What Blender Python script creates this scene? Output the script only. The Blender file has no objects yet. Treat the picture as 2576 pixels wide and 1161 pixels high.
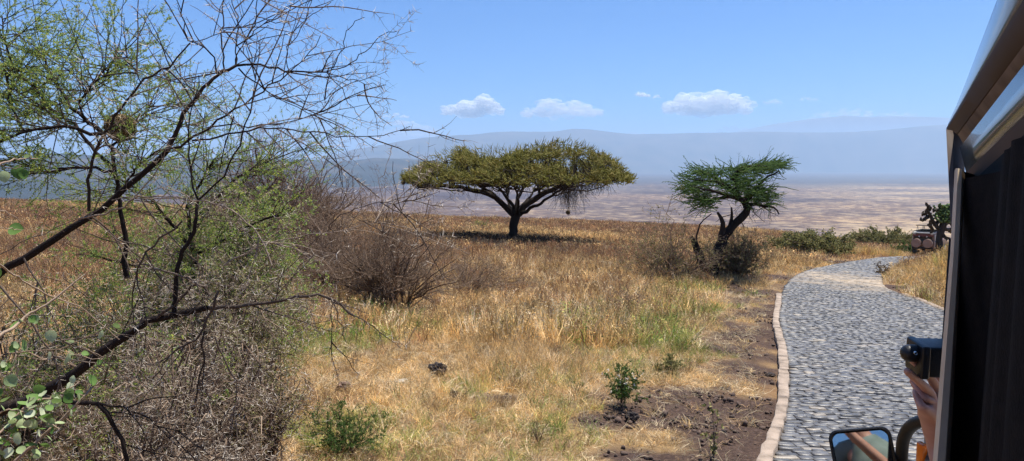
import bpy, bmesh, math, random
import numpy as np
from mathutils import Vector, Matrix, noise as mnoise

R = np.random.default_rng(7)
random.seed(7)
scene = bpy.context.scene
COL = scene.collection
rad = math.radians

# ------------------------------------------------------------------ camera model
F = 1981.0; CX, CY = 1288.0, 580.5
PITCH = math.atan(165.0 / F)
CAMZ = 2.4
cp, sp = math.cos(PITCH), math.sin(PITCH)

def ray(px, py):
    X = (px - CX) / F; Y = (CY - py) / F
    return np.array([X, cp + Y * sp, -sp + Y * cp])

def P(px, py, D):                      # world point seen at a reference pixel, D metres ahead
    r = ray(px, py)
    return np.array([0, 0, CAMZ]) + r * (D / r[1])

# ------------------------------------------------------------------ noise + terrain
def _hash(i, j, s):
    n = (i * 374761393 + j * 668265263 + s * 982451653) & 0x7fffffff
    n = ((n ^ (n >> 13)) * 1274126177) & 0x7fffffff
    n = n ^ (n >> 16)
    return (n & 0xffff) / 65535.0

def vn(x, y, sc, seed=0):
    x = np.asarray(x, float) / sc; y = np.asarray(y, float) / sc
    xi = np.floor(x).astype(np.int64); yi = np.floor(y).astype(np.int64)
    fx = x - xi; fy = y - yi
    fx = fx * fx * (3 - 2 * fx); fy = fy * fy * (3 - 2 * fy)
    a = _hash(xi, yi, seed); b = _hash(xi + 1, yi, seed)
    c = _hash(xi, yi + 1, seed); d = _hash(xi + 1, yi + 1, seed)
    return (a * (1 - fx) + b * fx) * (1 - fy) + (c * (1 - fx) + d * fx) * fy

def fbm(x, y, sc, seed=0, o=4):
    t = 0; a = 0.5; s = 0
    for k in range(o):
        t = t + a * vn(x, y, sc, seed + k); s += a; a *= .5; sc *= .5
    return t / s

def ss(a, b, x):
    t = np.clip((np.asarray(x, float) - a) / (b - a), 0, 1)
    return t * t * (3 - 2 * t)

def G0(x, y):
    x = np.asarray(x, float); y = np.asarray(y, float)
    z = -.045 * y - .038 * x
    a = x / np.maximum(y, 5)
    z = z - .85 * ss(40, 66, y) * ss(.25, .45, a)
    b = np.maximum(0, y - 92 - 6 * (vn(x, y, 30, 3) - .5))
    z = z - .4 * b * b / (b + 18)
    return np.maximum(z, -154.)

def gcast(px, py):
    r = ray(px, py); o = np.array([0, 0, CAMZ])
    t = 0.5
    while t < 400:
        p = o + r * t
        if p[2] < float(G0(p[0], p[1])):
            lo, hi = t - .25, t
            for _ in range(18):
                m = (lo + hi) / 2; p = o + r * m
                if p[2] < float(G0(p[0], p[1])): hi = m
                else: lo = m
            return o + r * hi
        t += .25
    return o + r * 100

# road edges traced over the ground
KERB_O = [(1909,1160),(1939,1096),(1955,1030),(1959,946),(1957,884),(1945,834),(1943,813),(1949,780),(1953,745)]
KERB_I = [(1945,1160),(1970,1090),(1983,1030),(1986,960),(1978,884),(1963,834),(1958,813),(1964,780),(1966,745)]
LE = [(1973,724),(1994,702),(2010,691),(2045,679),(2116,665),(2186,654),(2256,648),(2330,643)]
RE = [(2374,787),(2343,775),(2313,761),(2268,745),(2233,733),(2215,715),(2222,690),(2245,676),(2275,662),(2345,652)]
kin = [gcast(*p)[:2] for p in KERB_I]; kout = [gcast(*p)[:2] for p in KERB_O]
# extend towards and behind the camera
d0 = (kin[0] - kin[3]); d0 = d0 / np.linalg.norm(d0)
kin = [kin[0] + d0 * 16, kin[0] + d0 * 8, kin[0] + d0 * 3] + kin
kout = [kout[0] + d0 * 16, kout[0] + d0 * 8, kout[0] + d0 * 3] + kout
left = np.array(kin + [gcast(*p)[:2] for p in LE])
nr = np.array([-d0[1], d0[0]]);
if nr[0] < 0: nr = -nr
rr = [gcast(*p)[:2] for p in RE]
right = np.array([kin[0] + nr * 4.6, kin[1] + nr * 4.6, kin[2] + nr * 4.6, kin[3] + nr * 4.5, kin[6] + nr * 4.5] + rr)

def resample(pl, n):
    pl = np.asarray(pl, float)
    s = np.r_[0, np.cumsum(np.linalg.norm(np.diff(pl, axis=0), axis=1))]
    t = np.linspace(0, s[-1], n)
    q = np.stack([np.interp(t, s, pl[:, k]) for k in range(pl.shape[1])], 1)
    return q
def smooth(pl, it):
    pl = pl.copy()
    for _ in range(it):
        pl[1:-1] = (pl[:-2] + 2 * pl[1:-1] + pl[2:]) / 4
    return pl
LN = smooth(resample(left, 160), 8); RN = smooth(resample(right, 160), 8)

def poly_mask(x, y, poly):
    x = np.asarray(x, float); y = np.asarray(y, float)
    ins = np.zeros(x.shape, bool)
    n = len(poly)
    for i in range(n):
        x1, y1 = poly[i]; x2, y2 = poly[(i + 1) % n]
        c = ((y1 > y) != (y2 > y))
        with np.errstate(divide='ignore', invalid='ignore'):
            xi = (x2 - x1) * (y - y1) / (y2 - y1 + 1e-12) + x1
        ins ^= (c & (x < xi))
    return ins
ROADP = np.vstack([LN[::3], RN[::-3]])
KO = smooth(resample(np.array(kout), 80), 2); KI = smooth(resample(np.array(kin), 80), 2)
def dist_poly(x, y, pl):
    x = np.asarray(x, float); d = np.full(x.shape, 1e9)
    for i in range(len(pl) - 1):
        ax, ay = pl[i]; bx, by = pl[i + 1]
        vx, vy = bx - ax, by - ay; L = vx * vx + vy * vy + 1e-9
        t = np.clip(((x - ax) * vx + (y - ay) * vy) / L, 0, 1)
        d = np.minimum(d, np.hypot(x - ax - t * vx, y - ay - t * vy))
    return d
LEFTLINE = np.vstack([KO[::3], LN[-56::3]])

hump = gcast(2335, 700)
def G(x, y):
    x = np.asarray(x, float); y = np.asarray(y, float)
    z = G0(x, y)
    dr = np.hypot(x, y)
    rough = (fbm(x, y, 1.3, 11) - .5) * .14 + (fbm(x, y, 6, 12) - .5) * .35
    m = ss(1.0, 3.5, dist_poly(x, y, LN[::8])) * ss(.6, 2.5, dist_poly(x, y, RN[::8]))
    m = m * (~poly_mask(x, y, ROADP))
    z = z + rough * m
    hx, hy = x - (hump[0] + 2.0), y - (hump[1] + 1.5)
    z = z + .55 * np.exp(-(hx * hx / 7 + hy * hy / 50)) * m
    return z

SOIL = []
for (px, py, rx, ry) in [(1770,1020,1.45,1.0),(1640,1062,.9,.4),(1850,1085,.8,.55),(1660,1150,.85,.3),(1890,735,.9,2.2),(1905,795,.55,1.2),(1925,700,1.6,1.8),
                         (1880,850,.5,.9),(1850,890,.6,.5),(2240,722,1.3,.9),(2270,735,1.2,.8),(2010,675,1.0,1.6),(2100,658,2.2,1.2),(2200,647,2.5,1.0),(1920,960,.35,.6),(1250,1010,.4,.3),(1500,1070,.4,.3)]:
    g = gcast(px, py); SOIL.append((g[0], g[1], rx, ry))
def soilm(x, y):
    x = np.asarray(x, float); m = np.zeros(x.shape)
    for (a, b, rx, ry) in SOIL:
        d = np.hypot((x - a) / rx, (y - b) / ry)
        m = np.maximum(m, 1 - d)
    dk = dist_poly(x, y, LEFTLINE[::2])
    m = np.maximum(m, .42 * ss(1.5, .3, dk) * (y < 30))
    n = fbm(x, y, .5, 31) - .5
    return np.clip(ss(-.18, .42, m * .9 + n * 1.3 - .05) * (m > 0), 0, 1)

# ------------------------------------------------------------------ materials
def newmat(name):
    m = bpy.data.materials.new(name); m.use_nodes = True
    nt = m.node_tree; nt.nodes.clear()
    return m, nt
def N(nt, t, **k):
    n = nt.nodes.new(t)
    for a, b in k.items():
        if a.startswith('_'): setattr(n, a[1:], b)
        else:
            n.inputs[a.replace('__', ' ')].default_value = b
    return n
def L(nt, a, b): nt.links.new(a, b)
def c4(c): return (c[0], c[1], c[2], 1)

def ramp(nt, stops):
    r = nt.nodes.new('ShaderNodeValToRGB'); e = r.color_ramp.elements
    while len(e) < len(stops): e.new(.5)
    for i, (p, c) in enumerate(stops):
        e[i].position = p; e[i].color = c4(c)
    return r

def mat_noise(name, stops, scale=4., rough=.8, bump=.0, bscale=None, detail=5., metal=0., coat=0., spec=.5, coords='Object', transl=0.):
    m, nt = newmat(name)
    tc = N(nt, 'ShaderNodeTexCoord'); no = N(nt, 'ShaderNodeTexNoise', Scale=scale, Detail=detail)
    L(nt, tc.outputs[coords], no.inputs['Vector'])
    r = ramp(nt, stops); L(nt, no.outputs[0], r.inputs[0])
    b = N(nt, 'ShaderNodeBsdfPrincipled', Roughness=rough, Metallic=metal)
    b.inputs['Coat Weight'].default_value = coat
    b.inputs['Specular IOR Level'].default_value = spec
    L(nt, r.outputs[0], b.inputs['Base Color'])
    if bump:
        n2 = N(nt, 'ShaderNodeTexNoise', Scale=bscale or scale * 4, Detail=4.)
        L(nt, tc.outputs[coords], n2.inputs['Vector'])
        bp = N(nt, 'ShaderNodeBump', Strength=bump, Distance=.02)
        L(nt, n2.outputs[0], bp.inputs['Height']); L(nt, bp.outputs[0], b.inputs['Normal'])
    o = N(nt, 'ShaderNodeOutputMaterial'); L(nt, b.outputs[0], o.inputs[0])
    return m

def mat_t(name, stops, rough=.7, transl=.0, inst=False, spec=.12):
    """colour from a per-strand value 't' (or an instance colour 'tint')"""
    m, nt = newmat(name)
    if inst:
        at = N(nt, 'ShaderNodeAttribute', _attribute_type='INSTANCER', _attribute_name='tint')
        at2 = N(nt, 'ShaderNodeAttribute', _attribute_type='GEOMETRY', _attribute_name='t')
        mr = N(nt, 'ShaderNodeMapRange'); L(nt, at2.outputs['Fac'], mr.inputs[0])
        mr.inputs[3].default_value = .4; mr.inputs[4].default_value = 1.7
        mx = N(nt, 'ShaderNodeVectorMath', _operation='SCALE')
        L(nt, at.outputs['Color'], mx.inputs[0]); L(nt, mr.outputs[0], mx.inputs['Scale'])
        col = mx.outputs[0]
    else:
        at = N(nt, 'ShaderNodeAttribute', _attribute_type='GEOMETRY', _attribute_name='t')
        r = ramp(nt, stops); L(nt, at.outputs['Fac'], r.inputs[0]); col = r.outputs[0]
    b = N(nt, 'ShaderNodeBsdfPrincipled', Roughness=rough)
    b.inputs['Specular IOR Level'].default_value = spec
    L(nt, col, b.inputs['Base Color'])
    if rough >= .85:
        tc = N(nt, 'ShaderNodeTexCoord'); mp = N(nt, 'ShaderNodeMapping'); mp.inputs['Scale'].default_value = (22, 22, 7); L(nt, tc.outputs['Object'], mp.inputs[0])
        nz = N(nt, 'ShaderNodeTexNoise', Scale=1., Detail=6.); L(nt, mp.outputs[0], nz.inputs['Vector'])
        bp = N(nt, 'ShaderNodeBump', Strength=.7, Distance=.03); L(nt, nz.outputs[0], bp.inputs['Height']); L(nt, bp.outputs[0], b.inputs['Normal'])
    out = b.outputs[0]
    if transl:
        tr = N(nt, 'ShaderNodeBsdfTranslucent'); L(nt, col, tr.inputs[0])
        ms = N(nt, 'ShaderNodeMixShader', Fac=transl)
        L(nt, out, ms.inputs[1]); L(nt, tr.outputs[0], ms.inputs[2]); out = ms.outputs[0]
    o = N(nt, 'ShaderNodeOutputMaterial'); L(nt, out, o.inputs[0])
    return m

BARK = mat_t('dark bark', [(0, (.016, .012, .010)), (.6, (.04, .03, .025)), (1, (.09, .07, .058))], .9)
BARK_T = mat_t('thorn tree bark', [(0, (.014, .010, .009)), (.4, (.045, .032, .026)), (1, (.26, .2, .155))], .85)
TWIG_G = mat_t('grey twig bark', [(0, (.05, .034, .025)), (.5, (.17, .115, .08)), (1, (.42, .31, .22))], .85)
THORN = mat_t('white thorn', [(0, (.13, .095, .07)), (.5, (.33, .26, .19)), (.8, (.66, .57, .46)), (1, (.86, .78, .66))], .6, spec=.15)
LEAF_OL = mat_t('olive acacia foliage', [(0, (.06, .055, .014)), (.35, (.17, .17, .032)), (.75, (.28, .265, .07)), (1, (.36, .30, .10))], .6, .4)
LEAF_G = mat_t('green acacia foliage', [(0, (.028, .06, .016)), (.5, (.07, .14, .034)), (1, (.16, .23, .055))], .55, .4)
LEAF_YG = mat_t('fresh acacia leaflets', [(0, (.10, .19, .05)), (.5, (.26, .38, .10)), (1, (.55, .56, .11))], .5, .45)
LEAF_GREY = mat_t('grey green round leaves', [(0, (.07, .15, .03)), (.35, (.16, .27, .07)), (.7, (.38, .46, .24)), (1, (.56, .60, .42))], .6, .35, spec=.15)
LEAF_SH = mat_t('dull shrub leaves', [(0, (.07, .075, .025)), (.5, (.19, .19, .07)), (1, (.42, .38, .16))], .6, .4)
LEAF_CA = mat_t('euphorbia green', [(0, (.035, .06, .02)), (.5, (.07, .13, .035)), (1, (.14, .19, .06))], .5, .1)
NEST = mat_t('woven dry nest grass', [(0, (.05, .035, .02)), (.5, (.16, .11, .06)), (1, (.34, .26, .14))], .9)
GRASSM = mat_t('dry grass blades', None, .55, .35, inst=True)
STONE_D = mat_noise('dark lava clod', [(.3, (.012, .009, .009)), (.7, (.05, .036, .032))], 9, .95, .6, 40)
STONE_P = mat_noise('pale stone', [(.3, (.3, .26, .2)), (.7, (.55, .5, .42))], 9, .9, .5, 30)

# ------------------------------------------------------------------ mesh makers
def make_mesh(name, V, FI, t=None, smooth_=False):
    """V (n,3); FI = list of int arrays (m,k)"""
    me = bpy.data.meshes.new(name)
    V = np.ascontiguousarray(V, dtype=np.float32)
    FI = [np.asarray(f, dtype=np.int32) for f in FI if len(f)]
    me.vertices.add(len(V)); me.vertices.foreach_set('co', V.ravel())
    loops = np.concatenate([f.ravel() for f in FI]).astype(np.int32)
    tot = np.concatenate([np.full(len(f), f.shape[1], np.int32) for f in FI])
    st = np.r_[0, np.cumsum(tot)[:-1]].astype(np.int32)
    me.loops.add(len(loops)); me.loops.foreach_set('vertex_index', loops)
    me.polygons.add(len(tot)); me.polygons.foreach_set('loop_start', st)
    if smooth_: me.polygons.foreach_set('use_smooth', np.ones(len(tot), bool))
    me.update(calc_edges=True)
    if t is not None:
        a = me.attributes.new('t', 'FLOAT', 'POINT'); a.data.foreach_set('value', np.ascontiguousarray(t, dtype=np.float32))
    return me

def link(name, me, mat=None, parent=None, loc=None):
    o = bpy.data.objects.new(name, me)
    COL.objects.link(o)
    if mat is not None and me is not None:
        if len(me.materials) == 0: me.materials.append(mat)
    if parent is not None: o.parent = parent
    if loc is not None: o.location = [float(v) for v in loc]
    return o
def tag(o, label=None, cat=None, group=None, kind=None):
    if label: o['label'] = label
    if cat: o['category'] = cat
    if group: o['group'] = group
    if kind: o['kind'] = kind
    return o
def thing(name, label, cat, loc=(0, 0, 0), rz=0, group=None):
    o = link(name, None, loc=loc); o.rotation_euler = (0, 0, rz)
    return tag(o, label, cat, group)

def nrm(v):
    return v / (np.linalg.norm(v, axis=-1, keepdims=True) + 1e-12)

class Geo:
    """collects tubes, blades and leaves (world coordinates); build() makes one mesh"""
    def __init__(s): s.g = {}; s.V = []; s.F4 = []; s.F3 = []; s.T = []; s.n = 0
    def raw(s, V, F, t):
        V = np.asarray(V, float).reshape(-1, 3); F = np.asarray(F)
        s.V.append(V); (s.F4 if F.shape[1] == 4 else s.F3).append(F + s.n)
        s.T.append(np.broadcast_to(np.asarray(t, float), (len(V),)) if np.ndim(t) == 0 or len(np.shape(t)) == 1 and len(t) == len(V) else np.full(len(V), .5))
        s.n += len(V)
    def tube(s, pts, radii, t=None, sides=5):
        pts = np.asarray(pts, float)
        s.g.setdefault((len(pts), sides), []).append((pts, np.asarray(radii, float), R.random() if t is None else t))
    def cones(s, A, B, r0, r1, t=None, sides=3):
        A = np.asarray(A, float); B = np.asarray(B, float); n = len(A)
        if n == 0: return
        pts = np.stack([A, B], 1)
        rr_ = np.stack([np.broadcast_to(r0, n), np.broadcast_to(r1, n)], 1)
        s._tubes(pts, rr_, R.random(n) if t is None else np.broadcast_to(t, n), sides)
    def _tubes(s, P_, RR, T, k):
        n, m, _ = P_.shape
        tan = np.empty_like(P_)
        tan[:, 1:-1] = P_[:, 2:] - P_[:, :-2]; tan[:, 0] = P_[:, 1] - P_[:, 0]; tan[:, -1] = P_[:, -1] - P_[:, -2]
        tan = nrm(tan)
        ref = np.where(np.abs(tan[:, :1, 2:3]) > .8, np.array([1., .13, 0]), np.array([.1, .05, 1.]))
        ref = np.broadcast_to(ref, tan.shape)
        u = nrm(np.cross(tan, ref)); v = np.cross(tan, u)
        ph = np.arange(k) * 2 * np.pi / k
        ring = u[:, :, None, :] * np.cos(ph)[None, None, :, None] + v[:, :, None, :] * np.sin(ph)[None, None, :, None]
        V = P_[:, :, None, :] + ring * RR[:, :, None, None]
        base = s.n + np.arange(n)[:, None, None] * (m * k)
        i = np.arange(m - 1)[None, :, None] * k; j = np.arange(k)[None, None, :]; j2 = (j + 1) % k
        a = base + i + j; b = base + i + j2
        Fq = np.stack([a, b, b + k, a + k], -1).reshape(-1, 4)
        s.V.append(V.reshape(-1, 3)); s.F4.append(Fq); s.T.append(np.repeat(T, m * k)); s.n += n * m * k
    def leaves(s, C, D, Nn, ln, w, t=None):
        """flat diamonds at C pointing along D, normal Nn"""
        C = np.asarray(C, float); n = len(C)
        if n == 0: return
        D = nrm(D); S = nrm(np.cross(D, Nn)); ln = np.broadcast_to(ln, n)[:, None]; w = np.broadcast_to(w, n)[:, None]
        V = np.stack([C, C + D * ln * .45 + S * w * .5, C + D * ln, C + D * ln * .45 - S * w * .5], 1)
        b = s.n + np.arange(n)[:, None] * 4
        s.V.append(V.reshape(-1, 3)); s.F4.append(b + np.arange(4)[None]); s.T.append(np.repeat(R.random(n) if t is None else np.broadcast_to(t, n), 4)); s.n += 4 * n
    def build(s, name, mat, parent=None, origin=(0, 0, 0), smooth_=False):
        for (m, k), lst in s.g.items():
            s._tubes(np.stack([a for a, _, _ in lst]), np.stack([b for _, b, _ in lst]), np.array([c for _, _, c in lst]), k)
        s.g = {}
        V = np.concatenate(s.V) - np.asarray(origin, float)
        FI = []
        if s.F4: FI.append(np.concatenate(s.F4))
        if s.F3: FI.append(np.concatenate(s.F3))
        me = make_mesh(name, V, FI, np.concatenate(s.T), smooth_)
        return link(name, me, mat, parent)

def walk(p, d, Ln, n, curv, pull=(0, 0, 0), rng=R):
    pts = [np.asarray(p, float)]; d = np.asarray(d, float); d = d / np.linalg.norm(d)
    st = Ln / n
    for _ in range(n):
        d = d + rng.normal(0, curv, 3) + np.asarray(pull); d = d / np.linalg.norm(d)
        pts.append(pts[-1] + d * st)
    return np.array(pts)

def rdir(d, ang, rng=R):
    d = np.asarray(d, float); d = d / np.linalg.norm(d)
    q = rng.normal(0, 1, 3); q = q - d * q.dot(d); q /= np.linalg.norm(q)
    return d * math.cos(ang) + q * math.sin(ang)

def thorns_on(geo, pts, spacing, ln, r, rng=R):
    seg = np.diff(pts, axis=0); L_ = np.linalg.norm(seg, axis=1); tot = L_.sum()
    n = int(tot / spacing)
    if n < 1: return
    s = np.sort(rng.random(n)) * tot; cum = np.r_[0, np.cumsum(L_)]
    i = np.clip(np.searchsorted(cum, s) - 1, 0, len(seg) - 1); f = ((s - cum[i]) / L_[i])[:, None]
    C = pts[i] + seg[i] * f; T = nrm(seg[i])
    q = rng.normal(0, 1, (n, 3)); q = nrm(q - T * (q * T).sum(1, keepdims=True))
    l = ln * rng.uniform(.4, 1.25, n)[:, None]
    d1 = nrm(q + T * .35); d2 = nrm(-q * .5 + T * .3 + np.cross(T, q) * .8)
    geo.cones(C, C + d1 * l, r, r * .2); geo.cones(C, C + d2 * l * .9, r, r * .2)

def leaflets_on(geo, pts, spacing, ln, w, rng=R, tuft=3, out=.8):
    seg = np.diff(pts, axis=0); L_ = np.linalg.norm(seg, axis=1); tot = L_.sum()
    n = int(tot / spacing)
    if n < 1: return
    s = rng.random(n) * tot; cum = np.r_[0, np.cumsum(L_)]
    i = np.clip(np.searchsorted(cum, s) - 1, 0, len(seg) - 1); f = ((s - cum[i]) / L_[i])[:, None]
    C = pts[i] + seg[i] * f; T = nrm(seg[i])
    C = np.repeat(C, tuft, 0); T = np.repeat(T, tuft, 0)
    q = nrm(rng.normal(0, 1, C.shape)); D = nrm(q * out + T * .5)
    geo.leaves(C, D, rng.normal(0, 1, C.shape), ln * rng.uniform(.5, 1.3, len(C)), w)

RMIN = [.0011]
def grow(wood, pts, r0, levels, kid, thorn=None, leaf=None, rng=R, tval=None, sidesmin=3, curv=.12, pull=(0, 0, .0), lenf=.55, start=.25, ang=(.5, 1.1), fin=.35,
         thorn_p=(.05, .04, .0012), leaf_p=(.02, .025, .008), rend=.35, tuft=3):
    """wood gets a tube along pts, then random children"""
    n = len(pts)
    radii = r0 * np.linspace(1, rend, n)
    wood.tube(pts, radii, t=tval if tval is not None else rng.beta(2, 2), sides=6 if r0 > .02 else (4 if r0 > .006 else sidesmin))
    L_ = np.linalg.norm(np.diff(pts, axis=0), axis=1).sum()
    if thorn is not None and r0 < .03: thorns_on(thorn, pts, *thorn_p, rng=rng)
    if leaf is not None and levels <= 1: leaflets_on(leaf, pts, *leaf_p, rng=rng, tuft=tuft)
    if levels <= 0: return
    nk = kid if isinstance(kid, (int, float)) else kid[0]
    rest = kid if isinstance(kid, (int, float)) else (kid[1:] if len(kid) > 1 else kid)
    nk = rng.poisson(nk)
    for _ in range(nk):
        f = rng.uniform(start, .98); k = f * (n - 1); i = int(k)
        i = min(i, n - 2); p = pts[i] + (pts[i + 1] - pts[i]) * (k - i)
        d = rdir(pts[i + 1] - pts[i], rng.uniform(*ang), rng)
        ln = L_ * lenf * rng.uniform(.55, 1.2) * (1.1 - .5 * f)
        m = max(3, min(7, int(ln / .08)))
        q = walk(p, d, ln, m, curv, pull, rng)
        grow(wood, q, max(RMIN[0], r0 * (1 - f * (1 - rend)) * .6), levels - 1, rest, thorn, leaf, rng, tval, sidesmin, curv, pull, lenf, start, ang, fin, thorn_p, leaf_p, rend, tuft)

def blob(name, mat, loc, size, seed=0, sub=3, amp=.35, fr=1.6, parent=None, flat=1.):
    bm = bmesh.new(); bmesh.ops.create_icosphere(bm, subdivisions=sub, radius=1)
    for v in bm.verts:
        n = mnoise.fractal(v.co * fr + Vector((seed * 3.1, seed, 0)), 1., 2., 4)
        c = mnoise.cell(v.co * fr * 1.5 + Vector((seed, 0, 0)))
        v.co *= 1 + amp * n + .06 * c
        v.co.x *= size[0]; v.co.y *= size[1]; v.co.z *= size[2]
    me = bpy.data.meshes.new(name); bm.to_mesh(me); bm.free()
    return link(name, me, mat, parent, loc)

def bevel_box(bm, c, s, bev=.01, rot=None):
    r = bmesh.ops.create_cube(bm, size=1)
    vs = r['verts']
    for v in vs: v.co = Vector((v.co.x * s[0], v.co.y * s[1], v.co.z * s[2]))
    es = list({e for v in vs for e in v.link_edges})
    if bev > 0:
        rb = bmesh.ops.bevel(bm, geom=es, offset=bev, segments=3, affect='EDGES', profile=.6)
        vs = list({v for f in rb['faces'] for v in f.verts} | {v for v in vs if v.is_valid})
    M = (rot or Matrix.Identity(3))
    for v in vs: v.co = M @ v.co + Vector(c)
def bm_obj(name, bm, mat, parent=None, smooth_=True, loc=None):
    me = bpy.data.meshes.new(name); bm.normal_update()
    if smooth_:
        for f in bm.faces: f.smooth = True
    bm.to_mesh(me); bm.free()
    o = link(name, me, mat, parent, loc)
    if smooth_:
        try: me.set_sharp_from_angle(angle=rad(35))
        except Exception: pass
    return o
# ------------------------------------------------------------------ ground
def build_ground():
    nr_, na = 330, 900
    r = np.r_[0.3, np.geomspace(1.0, 620, nr_)]
    a = np.linspace(-np.pi, np.pi, na, endpoint=False)
    # denser in the forward half
    a = np.sign(a) * (np.abs(a) / np.pi) ** 1.6 * np.pi
    X = r[:, None] * np.sin(a)[None]; Y = r[:, None] * np.cos(a)[None]
    X = X.ravel(); Y = Y.ravel()
    Z = G(X, Y)
    so = np.zeros(len(X)); near = (np.hypot(X, Y) < 90)
    so[near] = soilm(X[near], Y[near])
    Z = Z + so * (fbm(X, Y, .22, 77) - .5) * .10
    inr = poly_mask(X, Y, ROADP); Z = Z - .05 * inr
    V = np.stack([X, Y, Z], 1)
    m = len(a); i = np.arange(len(r) - 1)[:, None] * m; j = np.arange(m)[None]; j2 = (j + 1) % m
    F_ = np.stack([i + j, i + j2, i + m + j2, i + m + j], -1).reshape(-1, 4)
    me = make_mesh('ground', V, [F_[:, ::-1]], so, True)
    m_, nt = newmat('dry field soil')
    tc = N(nt, 'ShaderNodeTexCoord')
    n1 = N(nt, 'ShaderNodeTexNoise', Scale=2.2, Detail=8., Roughness=.7); L(nt, tc.outputs['Object'], n1.inputs['Vector'])
    n2 = N(nt, 'ShaderNodeTexNoise', Scale=.18, Detail=4.); L(nt, tc.outputs['Object'], n2.inputs['Vector'])
    n3 = N(nt, 'ShaderNodeTexNoise', Scale=22., Detail=6., Roughness=.75); L(nt, tc.outputs['Object'], n3.inputs['Vector'])
    r1 = ramp(nt, [(.3, (.10, .06, .035)), (.5, (.26, .17, .085)), (.7, (.42, .3, .15))]); L(nt, n1.outputs[0], r1.inputs[0])
    r2 = ramp(nt, [(.35, (.17, .08, .04)), (.65, (.34, .23, .11))]); L(nt, n2.outputs[0], r2.inputs[0])
    mx = N(nt, 'ShaderNodeMix', _data_type='RGBA'); mx.inputs[0].default_value = .45
    L(nt, r1.outputs[0], mx.inputs[6]); L(nt, r2.outputs[0], mx.inputs[7])
    at = N(nt, 'ShaderNodeAttribute', _attribute_name='t')
    rs = ramp(nt, [(.3, (.025, .016, .013)), (.52, (.07, .044, .034)), (.75, (.15, .10, .075))]); L(nt, n3.outputs[0], rs.inputs[0])
    mx2 = N(nt, 'ShaderNodeMix', _data_type='RGBA'); L(nt, at.outputs['Fac'], mx2.inputs[0])
    L(nt, mx.outputs[2], mx2.inputs[6]); L(nt, rs.outputs[0], mx2.inputs[7])
    b = N(nt, 'ShaderNodeBsdfPrincipled', Roughness=.95); b.inputs['Specular IOR Level'].default_value = .15
    L(nt, mx2.outputs[2], b.inputs['Base Color'])
    bp = N(nt, 'ShaderNodeBump', Strength=.8, Distance=.04); L(nt, n3.outputs[0], bp.inputs['Height']); L(nt, bp.outputs[0], b.inputs['Normal'])
    o = N(nt, 'ShaderNodeOutputMaterial'); L(nt, b.outputs[0], o.inputs[0])
    g = link('ground', me, m_); tag(g, kind='structure', label='dry grassy field sloping down to the crater rim brow')
build_ground()

# clods on the bare soil: nobody could count them
def build_clods():
    g = Geo()
    bm = bmesh.new(); bmesh.ops.create_icosphere(bm, subdivisions=1, radius=1)
    bv = np.array([v.co[:] for v in bm.verts]); bf = np.array([[v.index for v in f.verts] for f in bm.faces]); bm.free()
    for (a, b, rx, ry) in SOIL:
        n = int(480 * rx * ry * (1 if b < 20 else .4))
        x = a + R.uniform(-1, 1, n) * rx; y = b + R.uniform(-1, 1, n) * ry
        keep = (soilm(x, y) > .35) & (~poly_mask(x, y, ROADP))
        x, y = x[keep], y[keep]; z = G(x, y)
        for i in range(len(x)):
            s = .007 + .032 * R.random() ** 5
            v = bv * (1 + R.normal(0, .22, (len(bv), 1))) * s * R.uniform(.6, 1.2, 3)
            g.raw(v + [x[i], y[i], z[i] + s * .4], bf, .5)
    mt = mat_noise('soil clod', [(.3, (.05, .032, .024)), (.6, (.11, .072, .055)), (.8, (.2, .14, .105))], 30, .95)
    tag(g.build('soil_clods', mt), label='crumbled dark reddish soil clods beside the kerb', cat='soil', kind='stuff')
build_clods()

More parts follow.
